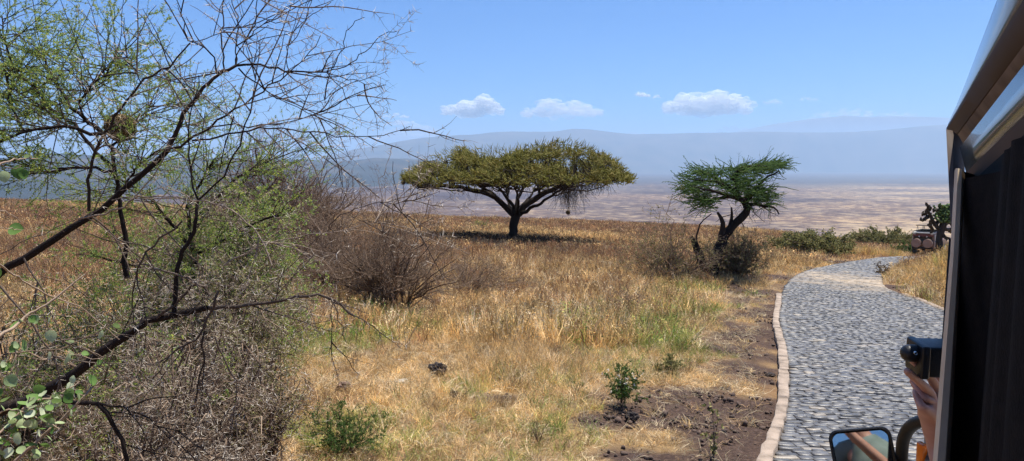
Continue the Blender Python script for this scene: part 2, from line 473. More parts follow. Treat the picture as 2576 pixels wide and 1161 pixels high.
# ------------------------------------------------------------------ road
ROADM = None
def build_road():
    NR = 400
    A = resample(LN, NR); B = resample(RN, NR)
    # bed
    V = []; w = 9
    for i in range(NR):
        for k in range(w):
            q = A[i] + (B[i] - A[i]) * k / (w - 1); V.append([q[0], q[1], float(G0(q[0], q[1])) + .018])
    V = np.array(V); i = np.arange(NR - 1)[:, None] * w; j = np.arange(w - 1)[None]
    F_ = np.stack([i + j, i + j + 1, i + w + j + 1, i + w + j], -1).reshape(-1, 4)
    dirt = mat_noise('road joint dirt', [(.3, (.07, .055, .04)), (.7, (.16, .125, .09))], 6, .95, .3)
    rb = link('road_bed', make_mesh('road_bed', V, [F_], None, True), dirt)
    tag(rb, kind='structure', label='earth bed under the cobbled road')
    # stones
    tot = np.linalg.norm(np.diff((A + B) / 2, axis=0), axis=1).sum()
    s = np.r_[0, np.cumsum(np.linalg.norm(np.diff((A + B) / 2, axis=0), axis=1))]
    pos = 0.; Vs = []; T = []; box = []
    def at(p):
        return (np.array([np.interp(p, s, A[:, 0]), np.interp(p, s, A[:, 1])]), np.array([np.interp(p, s, B[:, 0]), np.interp(p, s, B[:, 1])]))
    sk = math.tan(rad(3)); e = np.array([math.cos(rad(3)), math.sin(rad(3))]); nn = np.array([-e[1], e[0]])
    q = -8.; RP = np.vstack([LN[::2], RN[::-2]]); xs = np.arange(-6, 46, .04)
    while q < RP[:, 1].max() + 2:
        h = R.uniform(.070, .105) * (1 if q < 25 else 1.3)
        yy = q + h / 2 + xs * sk; ins = poly_mask(xs, yy, RP)
        if ins.any():
            idx = np.where(ins)[0]; brk = np.split(idx, np.where(np.diff(idx) > 1)[0] + 1)
            for seg in brk:
                x = xs[seg[0]] - R.uniform(0, .04); xe = xs[seg[-1]] + .03
                while x < xe - .05:
                    l = R.uniform(.11, .24) * (1 if q < 25 else 1.4)
                    if x + l > xe: l = xe - x
                    xm = x + l / 2
                    c = np.array([xm, q + h / 2 + xm * sk + .022 * math.sin(xm * 2.1 + q * .8) + R.normal(0, .008)])
                    box.append((c[0], c[1], e[0], e[1], l - R.uniform(.006, .014), h - R.uniform(.008, .017)))
                    x += l
        q += h
    bx = np.array(box); n = len(bx)
    c = bx[:, :2]; e = bx[:, 2:4]; nn = np.stack([-e[:, 1], e[:, 0]], 1); l = bx[:, 4]; h = bx[:, 5]
    z0 = G0(c[:, 0], c[:, 1]); zt = .055 + R.normal(0, .0055, n)
    gx = (G0(c[:, 0] + .05, c[:, 1]) - z0) / .05; gy = (G0(c[:, 0], c[:, 1] + .05) - z0) / .05
    tx = R.normal(0, .025, n); ty = R.normal(0, .045, n)
    V = np.zeros((n, 12, 3))
    # 4 bottom, 4 shoulder, 4 top
    sg = np.array([[-1, -1], [1, -1], [1, 1], [-1, 1]])
    for ring, (k, dz) in enumerate([(1.0, -.06), (1.0, -.009), (.90, 0.0)]):
        for q in range(4):
            j1 = 1 + R.normal(0, .03, n); j2 = 1 + R.normal(0, .05, n)
            u = sg[q, 0] * l / 2 * k * j1; v = sg[q, 1] * h / 2 * k * j2
            xy = c + e * u[:, None] + nn * v[:, None]
            V[:, ring * 4 + q, :2] = xy
            V[:, ring * 4 + q, 2] = z0 + gx * (xy[:, 0] - c[:, 0]) + gy * (xy[:, 1] - c[:, 1]) + zt + dz + (u * tx + v * ty) * (0 if ring == 0 else 1) + (R.normal(0, .0025, n) if ring else 0)
    fb = []
    for ring in (0, 1):
        for q in range(4):
            q2 = (q + 1) % 4; fb.append([ring * 4 + q, ring * 4 + q2, ring * 4 + 4 + q2, ring * 4 + 4 + q])
    fb.append([8, 9, 10, 11]); fb = np.array(fb)
    Fa = (fb[None] + (np.arange(n) * 12)[:, None, None]).reshape(-1, 4)
    me = make_mesh('road', V.reshape(-1, 3), [Fa], np.repeat(R.random(n), 12), False)
    m_, nt = newmat('blue grey cobbles')
    at_ = N(nt, 'ShaderNodeAttribute', _attribute_name='t')
    tc = N(nt, 'ShaderNodeTexCoord')
    r1 = ramp(nt, [(0, (.062, .06, .06)), (.5, (.092, .088, .086)), (.93, (.128, .122, .118)), (1, (.26, .22, .17))]); L(nt, at_.outputs['Fac'], r1.inputs[0])
    n1 = N(nt, 'ShaderNodeTexNoise', Scale=1.1, Detail=9., Roughness=.75); L(nt, tc.outputs['Object'], n1.inputs['Vector'])
    n2 = N(nt, 'ShaderNodeTexNoise', Scale=40., Detail=4.); L(nt, tc.outputs['Object'], n2.inputs['Vector'])
    # sand spilled over the road at the bend
    sp_ = gcast(2165, 712); sep = N(nt, 'ShaderNodeVectorMath', _operation='SUBTRACT'); L(nt, tc.outputs['Object'], sep.inputs[0]); sep.inputs[1].default_value = (sp_[0], sp_[1], 0)
    sc_ = N(nt, 'ShaderNodeVectorMath', _operation='MULTIPLY'); L(nt, sep.outputs[0], sc_.inputs[0]); sc_.inputs[1].default_value = (1 / 2.6, 1 / 4.4, 0)
    ln = N(nt, 'ShaderNodeVectorMath', _operation='LENGTH'); L(nt, sc_.outputs[0], ln.inputs[0])
    ad = N(nt, 'ShaderNodeMath', _operation='MULTIPLY_ADD'); L(nt, n1.outputs[0], ad.inputs[0]); ad.inputs[1].default_value = 4.2; ad.inputs[2].default_value = -1.9
    sb = N(nt, 'ShaderNodeMath', _operation='SUBTRACT'); L(nt, ad.outputs[0], sb.inputs[0]); L(nt, ln.outputs['Value'], sb.inputs[1])
    mr = N(nt, 'ShaderNodeMapRange'); L(nt, sb.outputs[0], mr.inputs[0]); mr.inputs[1].default_value = -.9; mr.inputs[2].default_value = .5
    n3 = N(nt, 'ShaderNodeTexNoise', Scale=1.4, Detail=8., Roughness=.75); L(nt, tc.outputs['Object'], n3.inputs['Vector'])
    mr3 = N(nt, 'ShaderNodeMapRange'); L(nt, n3.outputs[0], mr3.inputs[0]); mr3.inputs[1].default_value = .58; mr3.inputs[2].default_value = .8; mr3.inputs[4].default_value = .6
    mxm = N(nt, 'ShaderNodeMath', _operation='MAXIMUM'); L(nt, mr.outputs[0], mxm.inputs[0]); L(nt, mr3.outputs[0], mxm.inputs[1])
    mx = N(nt, 'ShaderNodeMix', _data_type='RGBA'); L(nt, mxm.outputs[0], mx.inputs[0]); L(nt, r1.outputs[0], mx.inputs[6]); mx.inputs[7].default_value = (.42, .33, .235, 1)
    b = N(nt, 'ShaderNodeBsdfPrincipled', Roughness=.5)
    rr_ = N(nt, 'ShaderNodeMapRange'); L(nt, mxm.outputs[0], rr_.inputs[0]); rr_.inputs[3].default_value = .46; rr_.inputs[4].default_value = .95; L(nt, rr_.outputs[0], b.inputs['Roughness'])
    L(nt, mx.outputs[2], b.inputs['Base Color'])
    bp = N(nt, 'ShaderNodeBump', Strength=.35, Distance=.01); L(nt, n2.outputs[0], bp.inputs['Height']); L(nt, bp.outputs[0], b.inputs['Normal'])
    o = N(nt, 'ShaderNodeOutputMaterial'); L(nt, b.outputs[0], o.inputs[0])
    tag(link('road', me, m_), kind='structure', label='cobbled road of dark blue grey stone setts curving right')
    # kerb blocks
    A = resample(np.array(KO), 600); B = resample(np.array(KI), 600)
    ln_ = np.linalg.norm(np.diff(A, axis=0), axis=1).sum(); s = np.r_[0, np.cumsum(np.linalg.norm(np.diff(A, axis=0), axis=1))]
    g = Geo(); p = 0.
    while p < ln_ - .3:
        bl = R.uniform(1.0, 1.9); dz = R.normal(0, .004)
        m = 9; rows = []
        for k in range(m):
            q = p + .002 + (bl - .004) * k / (m - 1); f = np.interp(q, s, np.arange(600)); i = int(min(f, 598)); fr = f - i
            a = A[i] * (1 - fr) + A[i + 1] * fr; b = B[i] * (1 - fr) + B[i + 1] * fr
            a = a + R.normal(0, .006, 2); b = b + R.normal(0, .008, 2)
            za = float(G0(*a)); zb = float(G0(*b)); h = .10 + dz + R.normal(0, .004)
            e = (b - a) / np.linalg.norm(b - a) * .012
            rows.append([[a[0], a[1], za - .1], [a[0], a[1], za + h - .012], [a[0] + e[0], a[1] + e[1], za + h], [b[0] - e[0], b[1] - e[1], zb + h], [b[0], b[1], zb + h - .012], [b[0], b[1], zb - .1]])
        V = np.array(rows).reshape(-1, 3); i = np.arange(m - 1)[:, None] * 6; j = np.arange(5)[None]
        F_ = np.stack([i + j, i + j + 1, i + 6 + j + 1, i + 6 + j], -1).reshape(-1, 4)
        caps = np.array([[0, 1, 2, 3], [0, 3, 4, 5], [(m - 1) * 6 + 3, (m - 1) * 6 + 2, (m - 1) * 6 + 1, (m - 1) * 6], [(m - 1) * 6 + 5, (m - 1) * 6 + 4, (m - 1) * 6 + 3, (m - 1) * 6]])
        g.raw(V, np.vstack([F_, caps]), .5)
        p += bl
    km = mat_noise('worn kerb concrete', [(.28, (.11, .08, .06)), (.42, (.24, .185, .14)), (.55, (.31, .24, .185)), (.75, (.38, .30, .235))], 5, .9, .5, 60, detail=9)
    tag(g.build('kerb', km), kind='structure', label='pale worn concrete kerb along the cobbled road')
    # thin far kerb strip on the right bank
    g = Geo(); pl = smooth(resample(np.array([gcast(*q)[:2] for q in RE[:4]]), 30), 3)
    pl = [[q[0], q[1], float(G0(*q)) + .05] for q in pl]
    nrmv = np.array([.6, -.25, 0]); nrmv /= np.linalg.norm(nrmv)
    rows = []
    for q in pl:
        q = np.array(q); rows.append([q - [0, 0, .15], q + [0, 0, .03], q + nrmv * .14 + [0, 0, .03], q + nrmv * .14 - [0, 0, .15]])
    V = np.array(rows).reshape(-1, 3); i = np.arange(len(pl) - 1)[:, None] * 4; j = np.arange(3)[None]
    g.raw(V, np.stack([i + j, i + j + 1, i + 4 + j + 1, i + 4 + j], -1).reshape(-1, 4), .5)
    tag(g.build('kerb_right_bank', km), kind='structure', label='low kerb under the right hand grass bank')
build_road()

# ------------------------------------------------------------------ crater floor, hills
def build_far():
    S = 33000.
    V = np.array([[-S, -500, -150], [S, -500, -150], [S, 33000, -150], [-S, 33000, -150]], float)
    m_, nt = newmat('crater floor grassland')
    tc = N(nt, 'ShaderNodeTexCoord')
    mp = N(nt, 'ShaderNodeMapping'); L(nt, tc.outputs['Object'], mp.inputs['Vector']); mp.inputs['Scale'].default_value = (.0016, .0016, .0016)
    n1 = N(nt, 'ShaderNodeTexNoise', Scale=15.0, Detail=9., Roughness=.7); L(nt, mp.outputs[0], n1.inputs['Vector'])
    n2 = N(nt, 'ShaderNodeTexNoise', Scale=.35, Detail=5.); L(nt, mp.outputs[0], n2.inputs['Vector'])
    n3 = N(nt, 'ShaderNodeTexNoise', Scale=.9, Detail=6.); L(nt, mp.outputs[0], n3.inputs['Vector'])
    # pale short grass patches, more of them to the right
    sx = N(nt, 'ShaderNodeSeparateXYZ'); L(nt, tc.outputs['Object'], sx.inputs[0])
    xy = N(nt, 'ShaderNodeMath', _operation='DIVIDE'); L(nt, sx.outputs[0], xy.inputs[0]); L(nt, sx.outputs[1], xy.inputs[1])
    sc_ = N(nt, 'ShaderNodeMath', _operation='MULTIPLY_ADD'); L(nt, xy.outputs[0], sc_.inputs[0]); sc_.inputs[1].default_value = .16; sc_.inputs[2].default_value = -.07
    a1 = N(nt, 'ShaderNodeMath', _operation='ADD'); L(nt, n1.outputs[0], a1.inputs[0]); L(nt, sc_.outputs[0], a1.inputs[1])
    a2 = N(nt, 'ShaderNodeMath', _operation='MULTIPLY_ADD'); L(nt, n2.outputs[0], a2.inputs[0]); a2.inputs[1].default_value = .35; L(nt, a1.outputs[0], a2.inputs[2])
    r1 = ramp(nt, [(.48, (.07, .048, .042)), (.64, (.115, .08, .066)), (.69, (.23, .175, .12)), (.84, (.38, .30, .19))]); L(nt, a2.outputs[0], r1.inputs[0])
    n5 = N(nt, 'ShaderNodeTexNoise', Scale=.7, Detail=5.); L(nt, mp.outputs[0], n5.inputs['Vector'])
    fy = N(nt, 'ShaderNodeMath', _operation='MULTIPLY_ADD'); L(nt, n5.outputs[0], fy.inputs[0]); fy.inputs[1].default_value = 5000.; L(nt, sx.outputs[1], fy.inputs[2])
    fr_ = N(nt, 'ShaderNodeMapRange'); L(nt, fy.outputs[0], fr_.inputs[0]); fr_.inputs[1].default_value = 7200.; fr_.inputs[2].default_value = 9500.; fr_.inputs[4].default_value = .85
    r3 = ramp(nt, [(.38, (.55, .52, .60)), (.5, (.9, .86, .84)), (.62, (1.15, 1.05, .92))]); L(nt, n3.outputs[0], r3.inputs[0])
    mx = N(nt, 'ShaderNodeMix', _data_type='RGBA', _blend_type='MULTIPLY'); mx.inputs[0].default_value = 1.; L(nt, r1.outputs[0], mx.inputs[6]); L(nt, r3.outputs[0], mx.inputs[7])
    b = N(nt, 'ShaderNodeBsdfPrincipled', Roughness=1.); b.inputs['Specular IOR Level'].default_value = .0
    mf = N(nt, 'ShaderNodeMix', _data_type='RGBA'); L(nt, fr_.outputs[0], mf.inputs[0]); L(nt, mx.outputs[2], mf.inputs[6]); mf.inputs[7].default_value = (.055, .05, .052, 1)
    L(nt, mf.outputs[2], b.inputs['Base Color'])
    o = N(nt, 'ShaderNodeOutputMaterial'); L(nt, b.outputs[0], o.inputs[0])
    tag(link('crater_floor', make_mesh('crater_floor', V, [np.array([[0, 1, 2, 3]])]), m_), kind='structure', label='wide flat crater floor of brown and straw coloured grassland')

    def hills(name, crest, Dc, base, label, colr, seed, amp, gsc, extend=(0, 0)):
        nc, nrw = 500, 46
        cx = np.array([c[0] for c in crest], float); cy = np.array([c[1] for c in crest], float)
        bx = np.array([c[0] for c in base], float); by = np.array([c[1] for c in base], float)
        pxs = np.linspace(cx[0], cx[-1], nc)
        V = np.zeros((nc, nrw, 3))
        Dcs = np.interp(pxs, [c[0] for c in Dc], [c[1] for c in Dc])
        for i, px in enumerate(pxs):
            yc = np.interp(px, cx, cy); yb = np.interp(px, bx, by)
            rb_ = ray(px, yb); tb = (-150 - CAMZ) / rb_[2] if rb_[2] < -.001 else Dcs[i]
            pb = np.array([0, 0, CAMZ]) + rb_ * min(tb, Dcs[i] * .95)
            pc = P(px, yc, Dcs[i]); pb[2] = -156
            back = pc + (pc - pb) * .8; back[2] = -160
            k1 = 34
            for k in range(nrw):
                if k <= k1:
                    t = k / k1; q = pb + (pc - pb) * t; q[2] = pb[2] + (pc[2] - pb[2]) * (t ** 1.25 * (1 - t) + t * (1 - (1 - t) ** 2) * 1.0) 
                else:
                    t = (k - k1) / (nrw - 1 - k1); q = pc + (back - pc) * t
                V[i, k] = q
        X, Y = V[..., 0], V[..., 1]
        tt = np.r_[np.linspace(0, 1, 35), np.linspace(1, 0, nrw - 35)][None]
        ridged = 1 - np.abs(2 * fbm(X + .25 * Y, Y * .35, gsc, seed, 5) - 1)
        V[..., 2] += (ridged - .75) * amp * 2.2 * np.sin(np.pi * np.clip(tt, 0, 1)) + (fbm(X, Y, gsc * .4, seed + 9, 4) - .5) * amp * .3 * tt
        i = np.arange(nc - 1)[:, None] * nrw; j = np.arange(nrw - 1)[None]
        F_ = np.stack([i + j, i + nrw + j, i + nrw + j + 1, i + j + 1], -1).reshape(-1, 4)
        mm = mat_noise(name + ' scrub', colr, .0022, 1., 0, spec=.0)
        tag(link(name, make_mesh(name, V.reshape(-1, 3), [F_], None, True), mm), kind='structure', label=label)
    hills('near_hills', [(-700, 420), (-300, 408), (0, 398), (90, 388), (250, 392), (500, 398), (720, 402), (800, 405), (870, 408), (940, 398), (1040, 401), (1120, 408), (1250, 422), (1420, 433), (1560, 440)],
          [(-700, 5500), (0, 5800), (1000, 8200), (1560, 12500)], [(-700, 520), (0, 508), (400, 492), (800, 478), (1040, 466), (1300, 450), (1560, 441)],
          'wooded crater wall rising behind the thorn trees', [(.3, (.010, .016, .012)), (.5, (.026, .028, .022)), (.7, (.075, .06, .045))], 41, 55, 900)
    hills('far_hills', [(560, 432), (770, 405), (830, 392), (900, 376), (1000, 356), (1100, 345), (1180, 340), (1250, 333), (1330, 332), (1400, 331), (1440, 325), (1480, 326), (1540, 333), (1600, 339), (1650, 337), (1720, 336), (1800, 335), (1860, 335),
                        (1950, 333), (2050, 334), (2150, 333), (2230, 328), (2300, 320), (2400, 312), (2700, 322), (3200, 330)],
          [(560, 14500), (1500, 17500), (3200, 16000)], [(560, 440), (1500, 438), (2100, 434), (3200, 440)],
          'long hazy blue crater rim across the horizon', [(.3, (.025, .032, .024)), (.7, (.09, .075, .055))], 51, 130, 2200)
    hills('distant_mountain', [(1780, 345), (1860, 331), (1950, 312), (2050, 298), (2120, 292), (2180, 295), (2240, 293), (2330, 295), (2450, 300), (2700, 320), (2900, 345)],
          [(1780, 27000), (2900, 27000)], [(1780, 425), (2900, 425)],
          'faint farthest mountain above the right end of the rim', [(.3, (.06, .06, .05)), (.7, (.12, .11, .09))], 61, 150, 3000)
build_far()

# ------------------------------------------------------------------ haze
HAZE_D = .8e-4
def build_haze():
    bm = bmesh.new(); bmesh.ops.create_cube(bm, size=1)
    for v in bm.verts: v.co = Vector((v.co.x * 76000, v.co.y * 76000, (v.co.z + .5) * 1350 - 162))
    m_, nt = newmat('haze air')
    pv = N(nt, 'ShaderNodeVolumePrincipled', Density=HAZE_D, Anisotropy=.25)
    pv.inputs['Color'].default_value = (.52, .725, 1., 1)
    o = N(nt, 'ShaderNodeOutputMaterial'); L(nt, pv.outputs[0], o.inputs['Volume'])
    tag(bm_obj('haze', bm, m_, smooth_=False), kind='stuff', label='pale blue haze filling the crater')
build_haze()

# ------------------------------------------------------------------ clouds and dust: heaps of thin veils
def puffs(name, label, cat, cx, cy, w, h, D, n, op, seed, group=None, col=(1., 1., 1.), base=.35, kind=None):
    rng = np.random.default_rng(seed)
    g = Geo()
    bm = bmesh.new(); bmesh.ops.create_icosphere(bm, subdivisions=3, radius=1)
    bv = np.array([v.co[:] for v in bm.verts]); bf = np.array([[v.index for v in f.verts] for f in bm.faces]); bm.free()
    sc = D / F; c0 = P(cx, cy, D)
    lob = [(rng.uniform(-.75, .75), rng.uniform(.35, 1.)) for _ in range(5)]
    for k in range(n):
        u = rng.uniform(-1, 1); top = max([(1 - ((u - a) / .45) ** 2) * b for a, b in lob] + [.12]) * (1 - abs(u) ** 3)
        z = rng.uniform(-base, max(top, .05)) * h / 2; x = u * w / 2
        r = h * rng.uniform(.10, .26) * (1.1 - .5 * abs(u))
        y = rng.normal(0, w * .12)
        off = rng.uniform(0, 50, 3)
        d = np.array([mnoise.fractal(Vector(v * 1.6 + off), 1., 2., 4) for v in bv])
        v = bv * (1 + .45 * d[:, None]) * r * np.array([1.35, 1.2, .8]) + [x, y, z]
        g.raw(v * sc + c0, bf, .5)
    m_, nt = newmat(name + ' vapour')
    df = N(nt, 'ShaderNodeBsdfDiffuse'); df.inputs[0].default_value = c4(col)
    tl = N(nt, 'ShaderNodeBsdfTranslucent'); tl.inputs[0].default_value = c4(col)
    m1 = N(nt, 'ShaderNodeMixShader', Fac=.45); L(nt, df.outputs[0], m1.inputs[1]); L(nt, tl.outputs[0], m1.inputs[2])
    tr = N(nt, 'ShaderNodeBsdfTransparent'); m2 = N(nt, 'ShaderNodeMixShader', Fac=op); L(nt, tr.outputs[0], m2.inputs[1]); L(nt, m1.outputs[0], m2.inputs[2])
    o = N(nt, 'ShaderNodeOutputMaterial'); L(nt, m2.outputs[0], o.inputs[0])
    tag(g.build(name, m_, smooth_=True), label, cat, group, kind)
CL = 'small fair weather clouds above the crater rim'
for i, (lb, cx, cy, w, h, n, op) in enumerate([
    ('bright white cloud directly above the big umbrella tree, nearer its left side', 1185, 275, 150, 62, 90, .26),
    ('long flat topped white cloud above the right half of the umbrella tree', 1412, 280, 200, 55, 90, .22),
    ('largest domed white cloud above the leaning acacia', 1778, 268, 215, 78, 130, .24),
    ('tiny bright cloud high to the left of the largest cloud', 1615, 240, 36, 20, 26, .25),
    ('tiniest round cloud just left of the largest cloud', 1652, 245, 20, 12, 16, .2),
    ('faint small cloud to the right of the largest cloud', 1946, 258, 56, 18, 26, .11),
    ('very faint tiny cloud farthest right above the distant mountain', 2035, 250, 44, 18, 20, .08),
    ('thin upper cloud streak left of the umbrella tree', 1000, 294, 66, 14, 36, .26),
    ('thin lower cloud streak left of the umbrella tree', 1010, 312, 84, 20, 40, .28),
    ('pale low cloud bank resting on the rising left end of the rim', 1045, 345, 190, 62, 90, .16),
    ('low pale cloud lying along the distant mountain crest', 2170, 292, 260, 34, 70, .12),
    ('sliver of white cloud behind the rim dip right of the umbrella tree', 1600, 342, 120, 22, 40, .16),
    ('small cloud showing behind the rim just left of the distant mountain', 1850, 328, 90, 24, 34, .12)]):
    puffs('cloud', lb, 'cloud', cx, cy, w, h, 45000., n, op * 1.05, 100 + i, CL)
puffs('dust_plume', 'long low trail of pale dust seen under the left canopy of the umbrella tree', 'dust', 1190, 529, 210, 13, 2650., 110, .085, 300, col=(.8, .72, .68), base=.6)
puffs('dust_plume', 'short dust puff left of the long dust trail', 'dust', 1082, 518, 60, 12, 2900., 30, .06, 301, col=(.8, .72, .68), base=.6)
puffs('dust_plume', 'thin pale dust trail on the plain right of the leaning acacia', 'dust', 2010, 537, 110, 8, 2600., 40, .05, 302, col=(.8, .74, .68), base=.6)
# ------------------------------------------------------------------ umbrella acacia
def px_limb(path, D, dy=None, rng=R):
    """pixels + depth -> 3d polyline, depth drifts by dy along it"""
    n = len(path); out = []
    for i, p in enumerate(path):
        f = i / max(1, n - 1); out.append(P(p[0], p[1], D + (dy or 0) * f))
    return np.array(out)
def fine(pl, n, jit=0., rng=R):
    q = smooth(resample(pl, n), 1)
    if jit: q[1:-1] += rng.normal(0, jit, q[1:-1].shape)
    return q

def umbrella_tree():
    rng = np.random.default_rng(5)
    base = gcast(1290, 610); D = base[1]; sc = D / F
    t = thing('umbrella_acacia', 'large flat topped umbrella acacia standing alone in the dry field', 'tree', base)
    wood = Geo(); leaf = Geo()
    tr = px_limb([(1289, 615), (1290, 590), (1293, 565), (1297, 541)], D)
    wood.tube(fine(tr, 10, .02, rng), np.array([.36, .30, .27, .255, .25, .25, .25, .25, .26, .28]), .35, 14)
    limbs = [([(1297, 545), (1286, 535), (1262, 510), (1245, 492), (1213, 484), (1170, 472), (1127, 469), (1085, 470)], .19, -1.0),
             ([(1245, 492), (1222, 478), (1199, 461), (1170, 453), (1140, 450)], .11, 1.6),
             ([(1294, 545), (1292, 515), (1274, 498), (1262, 478), (1239, 464)], .12, -2.6),
             ([(1297, 545), (1299, 507), (1315, 475), (1326, 461), (1358, 447)], .13, 2.8),
             ([(1297, 545), (1300, 541), (1318, 520), (1343, 501), (1358, 492), (1401, 472), (1445, 452), (1490, 440)], .21, -.8),
             ([(1306, 541), (1323, 534), (1355, 513), (1390, 492), (1415, 475)], .12, -3.4),
             ([(1303, 530), (1326, 504), (1340, 490), (1342, 478), (1350, 465)], .09, 3.6),
             ([(1358, 492), (1355, 478), (1375, 466), (1387, 452)], .09, -2.),
             ([(1294, 540), (1280, 515), (1276, 490), (1278, 468)], .09, 4.6),
             ([(1300, 540), (1305, 515), (1300, 485), (1290, 462)], .09, -4.8),
             ([(1401, 472), (1440, 462), (1500, 450), (1540, 445)], .09, 1.5),
             ([(1213, 484), (1170, 482), (1120, 478), (1070, 465)], .06, 1.)]
    tips = []
    # crown outline in metres from the trunk axis
    top = np.array([(1018, 450), (1030, 438), (1055, 417), (1090, 396), (1150, 377), (1240, 368), (1300, 360), (1350, 357), (1420, 361), (1480, 373), (1530, 393), (1565, 420), (1587, 452)], float)
    bot = np.array([(1018, 452), (1040, 468), (1080, 474), (1120, 466), (1180, 450), (1240, 452), (1300, 460), (1350, 458), (1420, 463), (1480, 466), (1520, 456), (1587, 456)], float)
    x0 = 1302.; Rx = 283 * sc; Ry = 6.2
    def env(x, y):          # x,y metres rel. trunk axis ; returns z bottom, z top (world)
        rr_ = np.sqrt((x / Rx) ** 2 + (y / Ry) ** 2)
        rr_ = min(rr_, .999)
        th = math.atan2(y / Ry, x / Rx)
        # pixel column the same distance out from the middle
        side = math.cos(th)
        pa = x0 + rr_ * 283; pb = x0 - rr_ * 283
        w = (side + 1) / 2
        yt = np.interp(pa, top[:, 0], top[:, 1]) * w + np.interp(pb, top[:, 0], top[:, 1]) * (1 - w)
        yb = np.interp(pa, bot[:, 0], bot[:, 1]) * w + np.interp(pb, bot[:, 0], bot[:, 1]) * (1 - w)
        return CAMZ + D * (ray(0, yb)[2] / ray(0, yb)[1]), CAMZ + D * (ray(0, yt)[2] / ray(0, yt)[1])
    cxw = P(x0, 450, D)[0]
    env0 = env
    def env(x, y):
        a, b = env0(x, y); rr_ = min(1, math.hypot(x / Rx, y / Ry)); th = max(.05, b - a)
        b = b + (float(vn(x + 50, y + 50, 1.5, 17)) - .55) * .8 * (1 - rr_ ** 4) ; a = a + (float(vn(x + 50, y + 50, 1.5, 18)) - .45) * .95 * (1 - rr_ ** 4)
        return a, max(b, a + .1)
    alll = []
    for pl, r0, dy in limbs:
        q = fine(px_limb(pl, D if True else 0, dy), 14, .03, rng)
        wood.tube(q, r0 * np.linspace(1, .38, 14), rng.uniform(.1, .45), 9); alll.append((q, r0))
    # clump centres
    cl = []
    tries = 0
    while len(cl) < 210 and tries < 20000:
        tries += 1
        x = rng.uniform(-1, 1) * Rx; y = rng.uniform(-1, 1) * Ry
        if (x / Rx) ** 2 + (y / Ry) ** 2 > .97: continue
        if vn(x * 1., y * 1., 1.1, 5) < .24: continue
        if all((x - a) ** 2 + (y - b) ** 2 > .34 for a, b, *_ in cl): 
            zb, zt = env(x, y); cl.append((x, y, zb, zt))
    ends = np.array([q[k] for q, _ in alll for k in (6, 8, 10, 13)])
    holes = [(2.1, -5, .9), (3.3, -3.5, .85), (-.6, -4.6, .7)]
    for (x, y, zb, zt) in cl:
        wx, wy = cxw + x, D + y
        low = rng.uniform(0, .35)
        if rng.random() < .45: low += rng.uniform(.2, .5)
        zc = zb + (zt - zb) * min(.8, low)
        c = np.array([wx, wy, zc])
        j = np.argmin(((ends - c) ** 2).sum(1) + (ends[:, 2] > c[2]) * 3)
        a = ends[j]; mid = (a + c) / 2 + rng.normal(0, .18, 3) + [0, 0, -.12]
        q = fine(np.array([a, mid, c]), 8, .03, rng)
        wood.tube(q, np.linspace(.045, .015, 8), rng.uniform(.05, .5), 4)
        # second tier of twigs spreading flat then turning up
        thick = zt - zb
        for _ in range(int(rng.integers(15, 22))):
            an = rng.uniform(0, 2 * np.pi); rr_ = rng.uniform(.1, .75)
            e = np.array([wx + math.cos(an) * rr_, wy + math.sin(an) * rr_, 0])
            ex, ey = e[0] - cxw, e[1] - D
            zb2, zt2 = env(ex, ey)
            if (ex / Rx) ** 2 + (ey / Ry) ** 2 > 1.0: continue
            fz = rng.beta(1.6, 1.3)
            e[2] = zb2 + (zt2 - zb2) * (.05 + .85 * fz)
            pxx = CX + F * e[0] / e[1]; pyy = 415 - F * (e[2] - CAMZ) / e[1]
            if ey < 2.0 and any(((pxx - a_) / c_) ** 2 + ((pyy - b_) / d_) ** 2 < rng.uniform(.6, 1.3) for a_, b_, c_, d_ in ((1365, 408, 62, 13), (1452, 420, 46, 30), (1235, 393, 48, 11), (1180, 424, 56, 10), (1125, 404, 34, 9), (1530, 425, 22, 9), (1290, 434, 46, 8), (1090, 440, 26, 8))): continue
            if vn(ex * 1. + fz * 2.3, ey + fz * 4.1, .8, 21) < .42: continue
            e[2] = zb2 + (zt2 - zb2) * (.05 + .85 * fz)
            q = fine(np.array([c, (c + e) / 2 + rng.normal(0, .08, 3) - [0, 0, .05], e]), 5, .01, rng)
            wood.tube(q, np.linspace(.014, .006, 5), rng.uniform(.1, .7), 3)
            out = np.array([ex / Rx, ey / Ry, 0]) * .9
            nt_ = int(rng.integers(7, 12))
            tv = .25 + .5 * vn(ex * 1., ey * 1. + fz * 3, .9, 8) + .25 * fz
            for _k in range(nt_):
                d = nrm(np.array([rng.normal(0, .7), rng.normal(0, .7), rng.uniform(-.25, .55)]) + out * .6)
                ln = rng.uniform(.22, .5)
                p0 = e + rng.normal(0, .10, 3)
                w_ = walk(p0, d, ln, 4, .34, (0, 0, .12), rng)
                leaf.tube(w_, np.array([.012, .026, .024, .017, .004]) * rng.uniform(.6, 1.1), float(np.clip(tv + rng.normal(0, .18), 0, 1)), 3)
    # spiky shoots on top and round the rim
    for _ in range(650):
        x = rng.uniform(-1, 1) * Rx; y = rng.uniform(-1, 1) * Ry; r2 = math.sqrt((x / Rx) ** 2 + (y / Ry) ** 2)
        if r2 > 1: continue
        zb, zt = env(x, y); d = nrm(np.array([x / Rx * 1.2 + rng.normal(0, .35), y / Ry + rng.normal(0, .35), rng.uniform(.4, 1.)]))
        w_ = walk([cxw + x, D + y, zt - rng.uniform(0, .25)], d, rng.uniform(.25, .5), 4, .16, (0, 0, .08), rng)
        leaf.tube(w_, np.array([.012, .014, .012, .008, .002]), rng.uniform(.35, .95), 3)
